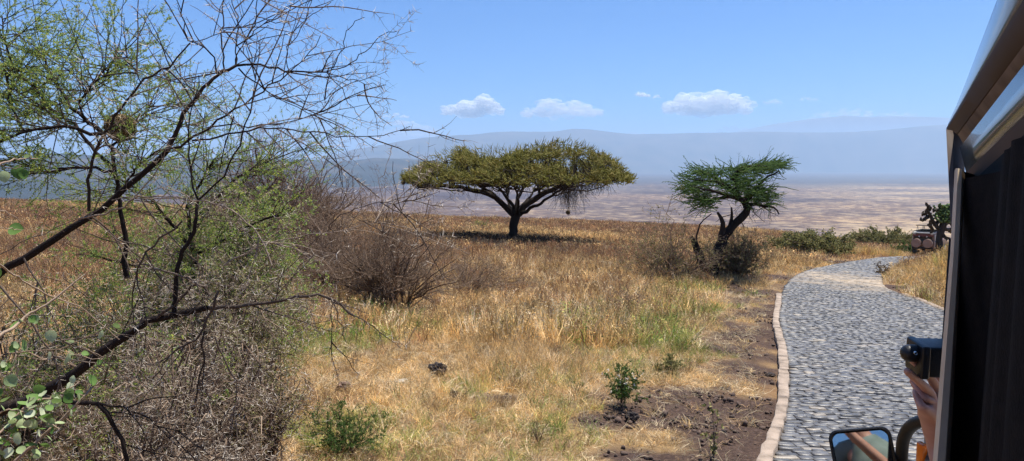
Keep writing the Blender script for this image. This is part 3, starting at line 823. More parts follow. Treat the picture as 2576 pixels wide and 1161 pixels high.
    # bare hanging twigs beneath
    for k in range(330):
        if k < 210: px = rng.normal(1432, 34); py = rng.uniform(452, 470)
        elif k < 260: px = rng.uniform(1470, 1530); py = rng.uniform(452, 464)
        else: px = rng.uniform(1050, 1360); py = rng.uniform(458, 476)
        o_ = P(px, py, D + rng.uniform(-2.5, 1.5)); ln = rng.uniform(.4, 1.0) * (1.9 if abs(px - 1430) < 28 else .9)
        grow(wood, walk(o_, [rng.normal(0, .5), rng.normal(0, .4), -.6], ln, 6, .22, (0, 0, -.12), rng), .011, 1, 3, rng=rng, tval=.3, pull=(0, 0, -.1))
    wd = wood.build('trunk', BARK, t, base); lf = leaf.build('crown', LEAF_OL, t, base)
    return D, sc
UD, USC = umbrella_tree()

def nest(px, py, D, rpx, label, seed, cord=0):
    rng = np.random.default_rng(seed); c = P(px, py, D); r = rpx * D / F
    g = Geo()
    n = 620
    d = nrm(rng.normal(0, 1, (n, 3))); C = c + d * r * np.array([1, 1, .9]) * rng.uniform(.75, 1.0, (n, 1))
    T = nrm(np.cross(d, rng.normal(0, 1, (n, 3)))) + d * rng.normal(.05, .15, (n, 1))
    for k in range(n):
        ln = r * rng.uniform(.5, 1.3); a = C[k] - T[k] * ln / 2; b = C[k] + T[k] * ln / 2; m = C[k] + d[k] * r * .12
        g.tube([a, m, b], [r * .03, r * .035, r * .012], rng.random(), 3)
    bm = bmesh.new(); bmesh.ops.create_icosphere(bm, subdivisions=2, radius=r * .82)
    bv = np.array([v.co[:] for v in bm.verts]) * [1, 1, .9]; bf = np.array([[v.index for v in f.verts] for f in bm.faces]); bm.free()
    g.raw(bv + c, bf, .1)
    for k in range(14):      # loose straws hanging from below
        g.tube(walk(c + [rng.normal(0, r * .4), rng.normal(0, r * .4), -r * .8], [rng.normal(0, .3), rng.normal(0, .3), -1], r * rng.uniform(.3, 1.), 3, .2, rng=rng), [r * .03] * 4, rng.random(), 3)
    if cord:
        for q_ in range(3): g.tube(walk(c + [rng.normal(0, .02), 0, r * .8], [rng.normal(0, .06), 0, 1], cord * rng.uniform(.85, 1.1), 6, .08, rng=rng), [.011] * 7, .1, 4)
    tag(g.build('bird_nest', NEST), label, 'bird nest')
nest(1429, 535, UD - .6, 5.2, 'round weaver nest hanging from twigs below the right side of the umbrella acacia', 1, 1.75)
nest(1014, 460, UD - .5, 5.2, 'small dark nest at the left tip of the umbrella acacia canopy', 2, .25)
nest(303, 322, 7.3, 34, 'big straw weaver nest in the leafy acacia at upper left', 3)

# ------------------------------------------------------------------ small leaning acacia
def leaning_tree():
    rng = np.random.default_rng(15)
    base = gcast(1803, 706); D = base[1]; sc = D / F
    t = thing('leaning_acacia', 'small leaning acacia with green crown and forked dark trunk by the road', 'tree', base)
    wood = Geo(); leaf = Geo()
    q = fine(px_limb([(1785, 712), (1795, 670), (1808, 625), (1828, 585), (1850, 560), (1875, 540), (1885, 520), (1870, 505), (1850, 495)], D), 18, .012, rng)
    wood.tube(q, np.array([24, 20, 18, 16.5, 15, 14, 14, 13, 12, 11, 10, 10, 10, 10, 9, 8, 7, 6]) * sc, .25, 10)
    wood.tube(fine(px_limb([(1800, 655), (1810, 615), (1818, 580), (1820, 562), (1812, 545), (1805, 535)], D, -.15), 9, .01, rng), np.array([10, 10, 9, 8, 8, 7, 6, 5, 3]) * sc, .5, 8)
    wood.tube(fine(px_limb([(1833, 590), (1838, 560), (1842, 545), (1840, 522)], D, .1), 6, .01, rng), np.array([6, 6, 5, 4, 3, 2]) * sc, .3, 6)
    wood.tube(fine(px_limb([(1782, 700), (1765, 660), (1752, 625), (1744, 605), (1740, 597)], D, -.3), 8, .015, rng), np.array([11, 11, 11, 11, 10, 9, 8, 4]) * sc, .15, 8)
    wood.tube(fine(px_limb([(1752, 618), (1750, 590), (1765, 560), (1778, 545), (1790, 538)], D, -.3), 8, .01, rng), np.linspace(3, 1, 8) * sc, .4, 5)
    limbs = [[(1868, 505), (1830, 490), (1780, 478), (1740, 470)], [(1860, 500), (1835, 470), (1790, 440), (1750, 430)], [(1860, 500), (1850, 465), (1840, 440), (1870, 415), (1930, 420)],
             [(1875, 510), (1900, 480), (1920, 455), (1960, 430)], [(1880, 515), (1915, 515), (1945, 520), (1960, 540)], [(1850, 495), (1810, 500), (1770, 505), (1745, 500)],
             [(1845, 480), (1800, 455), (1760, 455), (1730, 450)], [(1870, 505), (1890, 490), (1915, 490), (1940, 495)], [(1840, 450), (1890, 420), (1930, 410), (1970, 412)]]
    q_all = []
    for i, l in enumerate(limbs):
        q = fine(px_limb(l, D, rng.uniform(-1.1, 1.1)), 9, .015, rng); wood.tube(q, np.linspace(6, 1.8, 9) * sc, rng.uniform(.1, .4), 6); q_all.append(q)
    def worm(p, d, ln, th):
        w_ = walk(p, d, ln, 5, .19, (0, 0, .01), rng)
        leaflets_on(leaf, w_, .05, .045, .02, rng, 2)
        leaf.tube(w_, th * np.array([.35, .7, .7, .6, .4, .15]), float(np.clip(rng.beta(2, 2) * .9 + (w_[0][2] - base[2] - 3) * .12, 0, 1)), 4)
    # (cx,cy,rx,ry,n,flow) patches of shoots
    for (cx, cy, rx, ry, n, fl) in [(1758, 468, 50, 26, 210, -1.1), (1792, 437, 66, 17, 200, -.6), (1880, 430, 66, 14, 260, .7), (1930, 416, 50, 9, 170, 1.3), (1860, 468, 58, 28, 330, .1), (1898, 497, 46, 28, 240, .6), (1778, 508, 42, 24, 170, -.7)]:
        for _ in range(n):
            u = rng.normal(0, .55, 2); 
            if np.hypot(*u) > 1.15: continue
            p = P(cx + u[0] * rx, cy + u[1] * ry, D + rng.normal(0, .75))
            d = np.array([fl * 1.3 + rng.normal(0, .8), rng.normal(0, .6), rng.normal(.03, .25)])
            worm(p, d, rng.uniform(.28, .68), .0165 * rng.uniform(.6, 1.15))
    # long shoots sticking out of the crown
    for (a, b) in [((1740, 445), (1705, 437)), ((1740, 465), (1704, 478)), ((1770, 420), (1740, 405)), ((1870, 418), (1872, 396)), ((1920, 412), (1950, 388)), ((1950, 412), (2005, 417)), ((1950, 425), (1990, 429)),
                   ((1935, 470), (2010, 480)), ((1930, 480), (1975, 496)), ((1760, 500), (1722, 506)), ((1780, 510), (1750, 540)), ((1870, 420), (1900, 400)), ((1850, 425), (1830, 405)), ((1900, 505), (1960, 545)), ((1880, 520), (1895, 560)), ((1890, 515), (1925, 560)), ((1860, 540), (1872, 585)), ((1840, 540), (1800, 560))]:
        A = P(*a, D + rng.normal(0, .3)); B = P(*b, D + rng.normal(0, .3)); m = (A + B) / 2 + rng.normal(0, .05, 3)
        q = fine(np.array([A, m, B]), 7, .008, rng)
        tgt = leaf if b[1] < 510 else wood
        tgt.tube(q, .014 * np.array([1, 1.1, 1.1, 1, .8, .6, .3]), rng.uniform(.2, .7), 4)
    for q in q_all:      # inner bare twigs
        grow(wood, q, .02, 2, (5, 4), rng=rng, tval=.15, pull=(0, 0, -.02), lenf=.4)
    for _ in range(36):
        p = P(rng.uniform(1830, 1950), rng.uniform(500, 530), D + rng.normal(0, .6))
        grow(wood, walk(p, [rng.normal(0, .4), rng.normal(0, .3), -.8], rng.uniform(.3, .8), 5, .2, (0, 0, -.05), rng), .006, 1, 2, rng=rng, tval=.25)
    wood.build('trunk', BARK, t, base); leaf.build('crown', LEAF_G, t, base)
    return D
LD = leaning_tree()

# ------------------------------------------------------------------ bushes
def bush(name, label, px, py, wpx, hpx, seed, cat='bush', stems=16, kid=(7, 5, 3), levels=3, wood=TWIG_G, leafm=None, leaf_p=(.05, .03, .018), thorn=False, thorn_p=(.07, .04, .0016),
         D=None, r0=.012, group=None, tuft=2, spread=1., up=.8, base_pt=None, curv=.16, pull=(0, 0, .01), loc=None):
    rng = np.random.default_rng(seed)
    if loc is not None: base = np.array([loc[0], loc[1], float(G(loc[0], loc[1]))]); sc = 1.
    else:
        base = gcast(px, py); 
        base[2] = float(G(base[0], base[1])); sc = base[1] / F
    W = wpx * sc / 2; H = hpx * sc
    t = thing(name, label, cat, base, group=group); RMIN[0] = max(.0011, sc * .22)
    wg = Geo(); tg = Geo() if thorn else None; lg = Geo() if leafm else None
    for k in range(stems):
        an = rng.uniform(0, 2 * np.pi); rr_ = math.sqrt(rng.random())
        tx = math.cos(an) * rr_ * W * spread * 1.12; ty = math.sin(an) * rr_ * W * spread; tz = H * (1 - .55 * rr_ ** 2) * rng.uniform(.45, 1.05)
        s0 = base + [tx * .25, ty * .25, -.05]
        ln = math.sqrt((tx * .75) ** 2 + (ty * .75) ** 2 + tz * tz)
        q = fine(np.array([s0, s0 + [tx * .2, ty * .2, tz * .5], s0 + [tx * .95, ty * .95, tz]]), 9, ln * .03, rng)
        grow(wg, q, r0 * rng.uniform(.7, 1.3), levels, kid, tg, lg, rng, None, 3, curv, pull, .42, .2, (.4, 1.1), thorn_p=thorn_p, leaf_p=leaf_p, tuft=tuft)
    RMIN[0] = .0011
    wg.build('branches', wood, t, base)
    if tg is not None and tg.n: tg.build('thorns', THORN, t, base)
    if lg is not None and lg.n: lg.build('foliage', leafm, t, base)
    return t

bush('grey_shrub', 'pale grey leafless shrub left of the leaning acacia trunk', 1690, 712, 215, 215, 21, leafm=LEAF_SH, stems=42, kid=(10, 7, 3), leaf_p=(.12, .045, .028), r0=.016, cat='shrub')
bush('grey_shrub', 'tangled shrub right of the leaning acacia trunk with small dull leaves', 1848, 705, 150, 165, 22, leafm=LEAF_SH, stems=58, kid=(10, 7, 3), leaf_p=(.09, .045, .03), r0=.016, cat='shrub')
bush('green_shrub', 'rounded green shrub beside the far bend of the cobbled road', 2052, 643, 175, 68, 23, leafm=LEAF_SH, stems=60, kid=(12, 8), levels=2, leaf_p=(.08, .10, .06), r0=.03, cat='shrub', tuft=3)
bush('green_shrub', 'smaller green shrub between the round shrub and the safari car', 2225, 622, 120, 48, 24, leafm=LEAF_SH, stems=48, kid=(12, 8), levels=2, leaf_p=(.08, .11, .065), r0=.03, cat='shrub', tuft=3)
bush('green_shrub', 'low bright green shrub touching the safari car rear', 2278, 640, 50, 34, 29, leafm=LEAF_G, stems=16, kid=(8, 5), levels=2, leaf_p=(.07, .10, .07), r0=.02, cat='shrub', tuft=3)
bush('brown_shrub', 'low brownish shrub between the leaning acacia and the road', 1925, 650, 120, 50, 30, leafm=LEAF_SH, stems=18, kid=(8, 6), levels=2, leaf_p=(.12, .06, .04), r0=.012, cat='shrub')
bush('pale_shrub', 'small pale green flat topped shrub on the brow left of the big trunk', 1218, 578, 62, 34, 25, leafm=LEAF_YG, stems=14, kid=(8, 6), levels=2, leaf_p=(.16, .10, .05), r0=.03, cat='shrub', spread=1.2)
bush('pale_shrub', 'tiny dark shrub on the brow right of the antelope', 1568, 577, 26, 9, 26, leafm=LEAF_SH, stems=8, kid=(6, 4), levels=2, leaf_p=(.2, .10, .06), r0=.02, cat='shrub')
bush('grey_thorn_bush', 'grey leafless bush with upright dark stems in front of the umbrella tree field', 985, 785, 340, 330, 27, stems=64, kid=(11, 8, 4), r0=.018, curv=.13)
bush('grey_thorn_bush', 'tall dense grey brown bush behind the thorny branches', 710, 690, 360, 350, 28, stems=110, kid=(11, 9, 4), r0=.028)
bush('grey_thorn_bush', 'low brown twig thicket in the middle of the field', 1170, 745, 300, 120, 31, stems=60, kid=(7, 5, 3), r0=.009)
bush('grey_thorn_bush', 'thin brown twiggy bush at the centre right of the field', 1590, 790, 130, 95, 32, stems=26, kid=(6, 5, 3), r0=.007)
bush('grey_thorn_bush', 'sparse grey bush between the dense bush and the upright stems', 850, 750, 300, 290, 33, stems=70, kid=(9, 7, 3), r0=.015)

# ------------------------------------------------------------------ thorn tree in front (bare)
def thorn_tree():
    rng = np.random.default_rng(44)
    base = np.array([*P(-420, 1161, 4.6)[:2], 0.]); base[2] = float(G(base[0], base[1]))
    t = thing('thorn_tree', 'bare dark thorn tree limb with long white thorns reaching up into the sky', 'tree', base)
    w = Geo(); th = Geo()
    def limb(pl, D, dy, r0, r1, kids=None, lev=2, tv=None, lf=.5, pull=(0, 0, -.01)):
        if r0 < 15: r0 *= .74; r1 *= .8
        elif r1 < 8.5 and pl[0][0] < -400: r0, r1 = 14, 6.6
        n = max(6, int(len(pl) * 2.5)); q = fine(px_limb(pl, D, dy), n, .006, rng)
        sc = (D + dy / 2) / F
        w.tube(q, np.linspace(r0, r1, n) * sc, rng.uniform(.05, .3) if tv is None else tv, 9 if r0 > 6 else 6)
        if r1 < 5: thorns_on(th, q[n // 4:], .06, .045, .0019, rng)
        if kids:
            Lq = np.linalg.norm(np.diff(q, axis=0), axis=1).sum()
            for _ in range(kids):
                f = rng.uniform(.2, .97); k = f * (n - 1); i = min(int(k), n - 2); p = q[i] + (q[i + 1] - q[i]) * (k - i)
                d = rdir(q[i + 1] - q[i], rng.uniform(.4, 1.1), rng); d[1] *= .6
                ln = rng.uniform(.2, .65) * lf * 2
                grow(w, walk(p, d, ln, 7, .10, pull, rng), .0042 * rng.uniform(.7, 1.4), lev, (3.2, 1.6), th, None, rng, tv, 3, .11, pull, .5, .2, (.5, 1.), thorn_p=(.055, .045, .0018))
        return q
    D = 4.6
    q = limb([(-420, 1150), (-330, 950), (-200, 800), (-60, 725), (0, 687), (75, 640), (180, 575), (230, 545), (281, 510), (370, 430), (421, 380)], D, .1, 17, 8)
    limb([(421, 380), (432, 354), (473, 270), (520, 212), (546, 187), (593, 166)], D + .1, .1, 8, 4.6, 3)
    limb([(593, 166), (645, 161), (728, 179), (780, 183), (822, 182)], D + .2, 0, 4.4, 2.2, 5, 1)
    limb([(822, 182), (850, 150), (865, 115), (870, 85), (885, 62), (917, 44)], D + .2, -.1, 2, .9)
    limb([(822, 182), (880, 160), (930, 118), (958, 90), (985, 76), (998, 79)], D + .2, -.2, 2, .9)
    limb([(822, 182), (880, 200), (930, 213), (963, 222)], D + .2, .2, 1.8, .8, 1, 1)
    limb([(822, 182), (850, 215), (875, 255), (905, 296)], D + .2, .1, 1.6, .8)
    limb([(728, 179), (715, 130), (740, 105), (765, 60), (780, 15), (790, -20)], D + .2, .2, 1.8, .9, 2, 1)
    limb([(593, 166), (600, 130), (625, 95), (640, 60), (645, 20), (650, -25)], D + .2, -.2, 2.4, 1.2, 3, 1)
    limb([(593, 166), (590, 110), (600, 60), (585, 20), (577, -20)], D + .2, .2, 2.4, 1.4, 3, 1)
    limb([(625, 95), (660, 60), (700, 40), (720, 20), (740, 0)], D, 0, 1.6, 1, 2, 1)
    limb([(640, 42), (700, 60), (760, 52), (800, 30), (833, 6)], D + .1, 0, 1.7, .9)
    limb([(620, 112), (690, 92), (735, 84), (770, 50), (787, -10)], D + .3, 0, 1.6, .9)
    limb([(565, 180), (560, 120), (556, 60), (562, 0), (560, -30)], D + .1, .2, 2.8, 1.6, 4, 1)
    limb([(546, 187), (540, 140), (515, 118), (478, 109), (463, 52), (448, 10), (440, -20)], D, -.3, 2.8, 1.2, 5, 1)
    limb([(478, 109), (540, 90), (600, 70), (640, 45)], D, .1, 1.6, .8, 3, 1)
    limb([(224, 531), (222, 447), (240, 385), (262, 343), (312, 260), (354, 208), (385, 187), (442, 161), (478, 109)], D, -.3, 6, 2.4, 9, 2)
    limb([(354, 208), (330, 160), (310, 130), (300, 110)], D - .2, -.1, 2, 1, 5, 1)
    limb([(385, 187), (440, 200), (520, 205), (560, 240), (590, 300)], D - .2, .3, 1.6, .8, 3, 1)
    limb([(432, 374), (484, 354), (520, 322), (624, 255), (702, 208), (749, 161), (785, 125), (806, 90)], D + .15, -.5, 4.6, 1, 7, 2)
    limb([(484, 354), (520, 352), (572, 338), (676, 322), (780, 330), (858, 343), (936, 348), (1004, 333), (1032, 318)], D + .1, -.4, 3.6, .9, 8, 1)
    limb([(520, 322), (582, 312), (702, 320), (780, 291), (884, 244), (962, 216)], D + .1, .4, 2.6, .8, 7, 1)
    limb([(600, 172), (640, 205), (676, 239), (718, 255), (800, 256)], D + .2, .3, 2.6, 1, 4, 1)
    limb([(676, 239), (740, 262), (800, 300), (850, 325), (880, 400)], D + .2, .3, 1.6, .8, 5, 1)
    limb([(702, 208), (720, 250), (790, 270), (840, 230), (905, 165)], D + .1, .3, 1.3, .7, 2, 1)
    limb([(499, 504), (476, 442), (478, 364), (471, 312), (494, 260), (500, 190)], D - .3, 0, 3.4, 1.4, 5, 2)
    limb([(499, 504), (562, 442), (603, 364), (629, 281), (645, 208), (629, 130), (600, 60), (577, 10)], D - .3, .1, 3.6, 1.1, 6, 2)
    limb([(198, 551), (260, 540), (364, 494), (442, 497), (500, 507), (549, 512), (601, 537), (643, 585), (671, 630), (684, 668)], D - .2, -.3, 3.6, 2., 6, 2, .95)
    limb([(281, 505), (340, 490), (420, 520), (520, 545), (620, 560)], D - .1, .3, 2.4, 1, 6, 2, .6)
    limb([(230, 545), (280, 585), (320, 620), (400, 680), (440, 740)], D, .3, 3.2, 1.2, 7, 2, .6)
    limb([(0, 640), (90, 595), (180, 560), (260, 520)], D - .2, 0, 1.8, 1., 2, 1, .6)
    limb([(494, 548), (480, 600), (452, 650), (443, 700), (442, 765), (440, 790)], D - .3, 0, 6.5, 8, 0, 1, .1)
    limb([(494, 548), (499, 504)], D - .3, 0, 6, 4.5, 0, 1, .4)
    limb([(563, 668), (608, 644), (677, 609), (764, 594), (837, 590), (937, 561), (990, 555)], D, .2, 3.2, 1, 7, 1, .98)
    limb([(840, 585), (816, 568), (864, 538), (937, 512), (1024, 505), (1045, 484)], D + .1, -.1, 2., .8, 5, 1, .5)
    limb([(864, 538), (930, 560), (1000, 560), (1020, 510), (1014, 470)], D + .1, 0, 1.3, .7, 3, 1, .5)
    # the heavy low limb
    limb([(-250, 1180), (-100, 1080), (0, 1030), (100, 1000), (172, 952), (260, 885), (322, 833), (395, 801), (452, 786), (520, 775)], D - .2, -.1, 20, 7.5, 4, 2, .1)
    limb([(520, 775), (624, 770), (702, 755), (780, 742), (832, 749), (865, 775), (894, 797)], D - .2, .2, 7.5, 3.6, 8, 1, .5)
    limb([(832, 749), (837, 790), (833, 860), (828, 900)], D, 0, 2, 1, 2, 1, .4)
    limb([(835, 752), (855, 800), (870, 860)], D, 0, 2.2, 1.3, 0, 1, .5)
    limb([(395, 801), (440, 765), (484, 723), (520, 718), (526, 745)], D - .3, 0, 6, 4, 2, 1, .5)
    limb([(549, 732), (540, 760), (525, 791), (515, 833), (468, 869), (426, 895), (380, 960)], D - .4, 0, 5, 2.5, 3, 1, .5)
    limb([(515, 833), (512, 900), (500, 960), (495, 1010)], D - .4, 0, 4, 2, 3, 1, .4)
    limb([(458, 557), (374, 625), (343, 677), (348, 730), (364, 781), (380, 830)], D - .35, 0, 3.4, 2.2, 5, 2, .5)
    limb([(343, 650), (400, 680), (442, 692), (480, 705), (520, 722)], D - .35, 0, 3.4, 3, 4, 2, .7)
    limb([(100, 1000), (208, 1020), (250, 1015), (291, 1077), (322, 1155), (335, 1250)], D - .5, 0, 9, 6, 6, 2, .1)
    limb([(541, 848), (572, 921), (598, 963), (592, 1020), (577, 1098), (570, 1180)], D - .3, 0, 3, 1.6, 5, 2, .6)
    limb([(250, 1015), (330, 1030), (380, 1060), (470, 1100)], D - .5, 0, 4, 1.4, 5, 2, .2)
    limb([(0, 720), (60, 790), (115, 860), (150, 930), (160, 1000)], D - .6, 0, 4, 2, 5, 2, .6)
    limb([(60, 650), (110, 740), (140, 820), (200, 900)], D - .5, 0, 3, 1.6, 5, 2, .6)
    w.build('branches', BARK_T, t, base); th.build('thorns', THORN, t, base)
thorn_tree()

# tangles of thorny shrubs under and behind the limb
def tangle(label, px, py, D, wpx, hpx, seed, n=26, leafm=LEAF_YG, kid=(5, 4, 2.5), tp=(.07, .046, .0021), leafs=True, cat='thorn bush'):
    rng = np.random.default_rng(seed); base = P(px, py, D); base[2] = float(G(base[0], base[1])); sc = D / F
    W = wpx * sc / 2; H = hpx * sc
    t = thing('thorn_bush', label, cat, base)
    w, th, lf = Geo(), Geo(), Geo()
    for k in range(n):
        an = rng.uniform(0, 2 * np.pi); r_ = math.sqrt(rng.random())
        tx, ty = math.cos(an) * r_ * W, math.sin(an) * r_ * W * .7; tz = H * rng.uniform(.45, 1.0) * (1 - .35 * r_ ** 2)
        s0 = base + [tx * .35, ty * .35, -.05]; ln = math.hypot(math.hypot(tx, ty), tz)
        q = fine(np.array([s0, s0 + [tx * .1, ty * .1, tz * .65], s0 + [tx * .45, ty * .45, tz], s0 + [tx * .8, ty * .8, tz * rng.uniform(.7, 1.)]]), 11, ln * .025, rng)
        grow(w, q, .011 * rng.uniform(.5, 1.4), 3, kid, th, lf if (leafs and rng.random() < .8) else None, rng, None, 3, .13, (0, 0, -.008), .42, .15, (.5, 1.2), thorn_p=tp, leaf_p=((.030 if leafm is LEAF_YG else .045), .026, .011), tuft=3)
    w.build('branches', TWIG_G, t, base)
    if th.n: th.build('thorns', THORN, t, base)
    if lf.n: lf.build('foliage', leafm, t, base)
tangle('thorny bush with sparse bright leaflets under the main dark limb', 300, 1000, 6.2, 620, 470, 51, 50)
tangle('dense white thorned bush at the bottom left corner', 330, 1250, 4.9, 760, 430, 52, 60, leafs=False)
tangle('grey thorny bush filling the gap right of the heavy low limb', 545, 960, 7.2, 420, 560, 53, 60, LEAF_SH)
tangle('thorny bush with olive leaflets beneath the tip of the low limb', 650, 1080, 6.4, 300, 420, 54, 34, LEAF_SH, leafs=True)
tangle('green tinged thorn bush at the left edge under the limb', 20, 1000, 6.8, 600, 420, 55, 76)
tangle('brown thorn thicket where the vertical stem crosses the heavy limb', 480, 1020, 5.6, 440, 600, 56, 52, LEAF_SH, leafs=False)
tangle('tall grey thorn thicket behind the pale arching branch', 610, 900, 8.8, 480, 610, 57, 86, LEAF_YG)
tangle('low tangle of dead thorny twigs at the bottom edge beside the green shrublet', 560, 1240, 5.2, 420, 300, 58, 44, leafs=False)
tangle('olive leaved thicket between the two dark limbs', 340, 900, 8.2, 620, 500, 59, 100, LEAF_YG)

tangle('highest grey thorn thicket reaching up in front of the dense brown bush', 540, 860, 9.6, 460, 570, 60, 100, LEAF_YG)

def leafy_acacia(name, label, limbs, D, seed, spread, leafm, kids=9, lv=2, r0=5, lp=(.0125, .017, .0065), base=None, kid2=(5, 2.5), ln=.62, flat=.4):
    rng = np.random.default_rng(seed); base = np.array(base if base is not None else P(300, 700, D)); base[2] = float(G(base[0], base[1]))
    t = thing(name, label, 'tree', base)
    w, lf, th = Geo(), Geo(), Geo()
    for pl, ra, rb_, dy, kk in limbs:
        n = max(6, len(pl) * 3); q = fine(px_limb(pl, D, dy), n, .01, rng); sc = D / F
        w.tube(q, np.linspace(ra, rb_, n) * sc, rng.uniform(0, .3), 7)
        for _ in range(int(kk * 2.1)):
            f = rng.uniform(.15, 1.); k = f * (n - 1); i = min(int(k), n - 2); p = q[i] + (q[i + 1] - q[i]) * (k - i)
            d = rdir(q[i + 1] - q[i], rng.uniform(.3, 1.3), rng); d[2] *= flat; d[2] += .10
            grow(w, walk(p, d, ln * rng.uniform(.6, 1.6), 8, .10, (0, 0, .012), rng), .006, lv, kid2, th, lf, rng, .35, 3, .12, (0, 0, .012), .5, .15, (.4, 1.0), thorn_p=(.14, .03, .0013), leaf_p=lp, tuft=3)
    w.build('branches', BARK_T, t, base); lf.build('foliage', leafm, t, base)
    if th.n: th.build('thorns', THORN, t, base)
leafy_acacia('green_acacia', 'leafy green acacia holding the weaver nest at upper left', [
    ([(320, 700), (308, 560), (300, 480), (288, 430), (282, 372), (262, 340)], 7, 4, 0, 2),
    ([(262, 340), (215, 300), (180, 270), (150, 225), (118, 170), (105, 120)], 6, 2, .4, 14),
    ([(262, 340), (220, 335), (150, 315), (80, 330), (0, 360), (-60, 385)], 5, 2, -.4, 14),
    ([(288, 430), (230, 370), (190, 310), (120, 275), (115, 240), (60, 200), (0, 180)], 5, 2, .7, 14),
    ([(215, 300), (195, 275), (210, 240), (250, 200), (290, 150)], 3, 1.5, -.6, 12),
    ([(282, 372), (320, 330), (350, 290), (390, 260)], 3.5, 1.5, .6, 12),
    ([(300, 480), (340, 430), (370, 400), (400, 380)], 3, 1.5, -.3, 10),
    ([(60, 330), (20, 250), (30, 160), (10, 90), (5, 40)], 3.5, 1.5, .3, 14),
    ([(288, 430), (200, 420), (120, 440), (40, 400), (-40, 420)], 4, 1.5, .3, 12),
    ([(150, 315), (100, 260), (60, 300), (-20, 280)], 3, 1.5, .9, 12)], 7.2, 61, 1, LEAF_YG)
leafy_acacia('green_acacia', 'low spreading green acacia behind the thorny branches in the left middle', [
    ([(520, 860), (500, 700), (480, 600), (470, 520)], 9, 4, 0, 6),
    ([(490, 640), (430, 560), (380, 500), (300, 450)], 5, 2, -.4, 10),
    ([(480, 600), (540, 500), (600, 440), (690, 400)], 5, 2, .4, 12),
    ([(470, 520), (500, 470), (520, 430), (540, 400)], 4, 2, -.2, 10),
    ([(490, 640), (560, 600), (640, 560), (720, 540)], 4, 2, -.5, 8),
    ([(500, 700), (400, 680), (300, 660), (200, 640)], 4, 2, .4, 8)], 8.6, 62, 1, LEAF_YG, base=P(520, 860, 8.6), lp=(.016, .018, .007))
# ------------------------------------------------------------------ grass
def blades(n, h, spread, w, droop, seed, lean=.35, curl=.25, segs=3, heads=0, base_r=None):
    rng = np.random.default_rng(seed); g = Geo()
    V = []; Fq = []; T = []
    for k in range(n):
        a = rng.uniform(0, 2 * np.pi); r = (base_r if base_r is not None else spread) * math.sqrt(rng.random())
        p = np.array([math.cos(a) * r, math.sin(a) * r, -.02]); hh = h * rng.uniform(.45, 1.1)
        a2 = a + rng.normal(0, .9); d = np.array([math.cos(a2) * lean * rng.uniform(.2, 1.6), math.sin(a2) * lean * rng.uniform(.2, 1.6), 1.]); d /= np.linalg.norm(d)
        pts = [p]
        for s in range(segs):
            d = d + np.array([rng.normal(0, curl), rng.normal(0, curl), -droop * (s + 1) / segs]); d /= np.linalg.norm(d)
            pts.append(pts[-1] + d * hh / segs)
        side = nrm(np.cross(d, rng.normal(0, 1, 3))); tv = rng.random(); b = len(V)
        ws = np.array([1, .85, .6, .12]) if segs == 3 else np.array([1, .7, .12])
        for s in range(segs + 1):
            V += [pts[s] - side * w * ws[s] / 2, pts[s] + side * w * ws[s] / 2]; T += [tv, tv]
        for s in range(segs): Fq.append([b + 2 * s, b + 2 * s + 1, b + 2 * s + 3, b + 2 * s + 2])
        if rng.random() < heads:
            for _ in range(5):
                c = pts[-1] - d * hh * rng.uniform(0, .35) + rng.normal(0, w * 1.2, 3); q = nrm(rng.normal(0, 1, 3) + [0, 0, .8]); s2 = nrm(np.cross(q, rng.normal(0, 1, 3))); l = w * rng.uniform(2, 4.5)
                b = len(V); V += [c, c + q * l * .5 + s2 * w * .8, c + q * l, c + q * l * .5 - s2 * w * .8]; T += [tv * .8] * 4; Fq.append([b, b + 1, b + 2, b + 3])
    return make_mesh('tuft', np.array(V), [np.array(Fq)], np.array(T))

def variants(nm, metas):
    c = bpy.data.collections.new(nm)
    for i, me in enumerate(metas):
        me.materials.append(GRASSM); o = bpy.data.objects.new('%s_%02d' % (nm, i), me); c.objects.link(o)
    return c

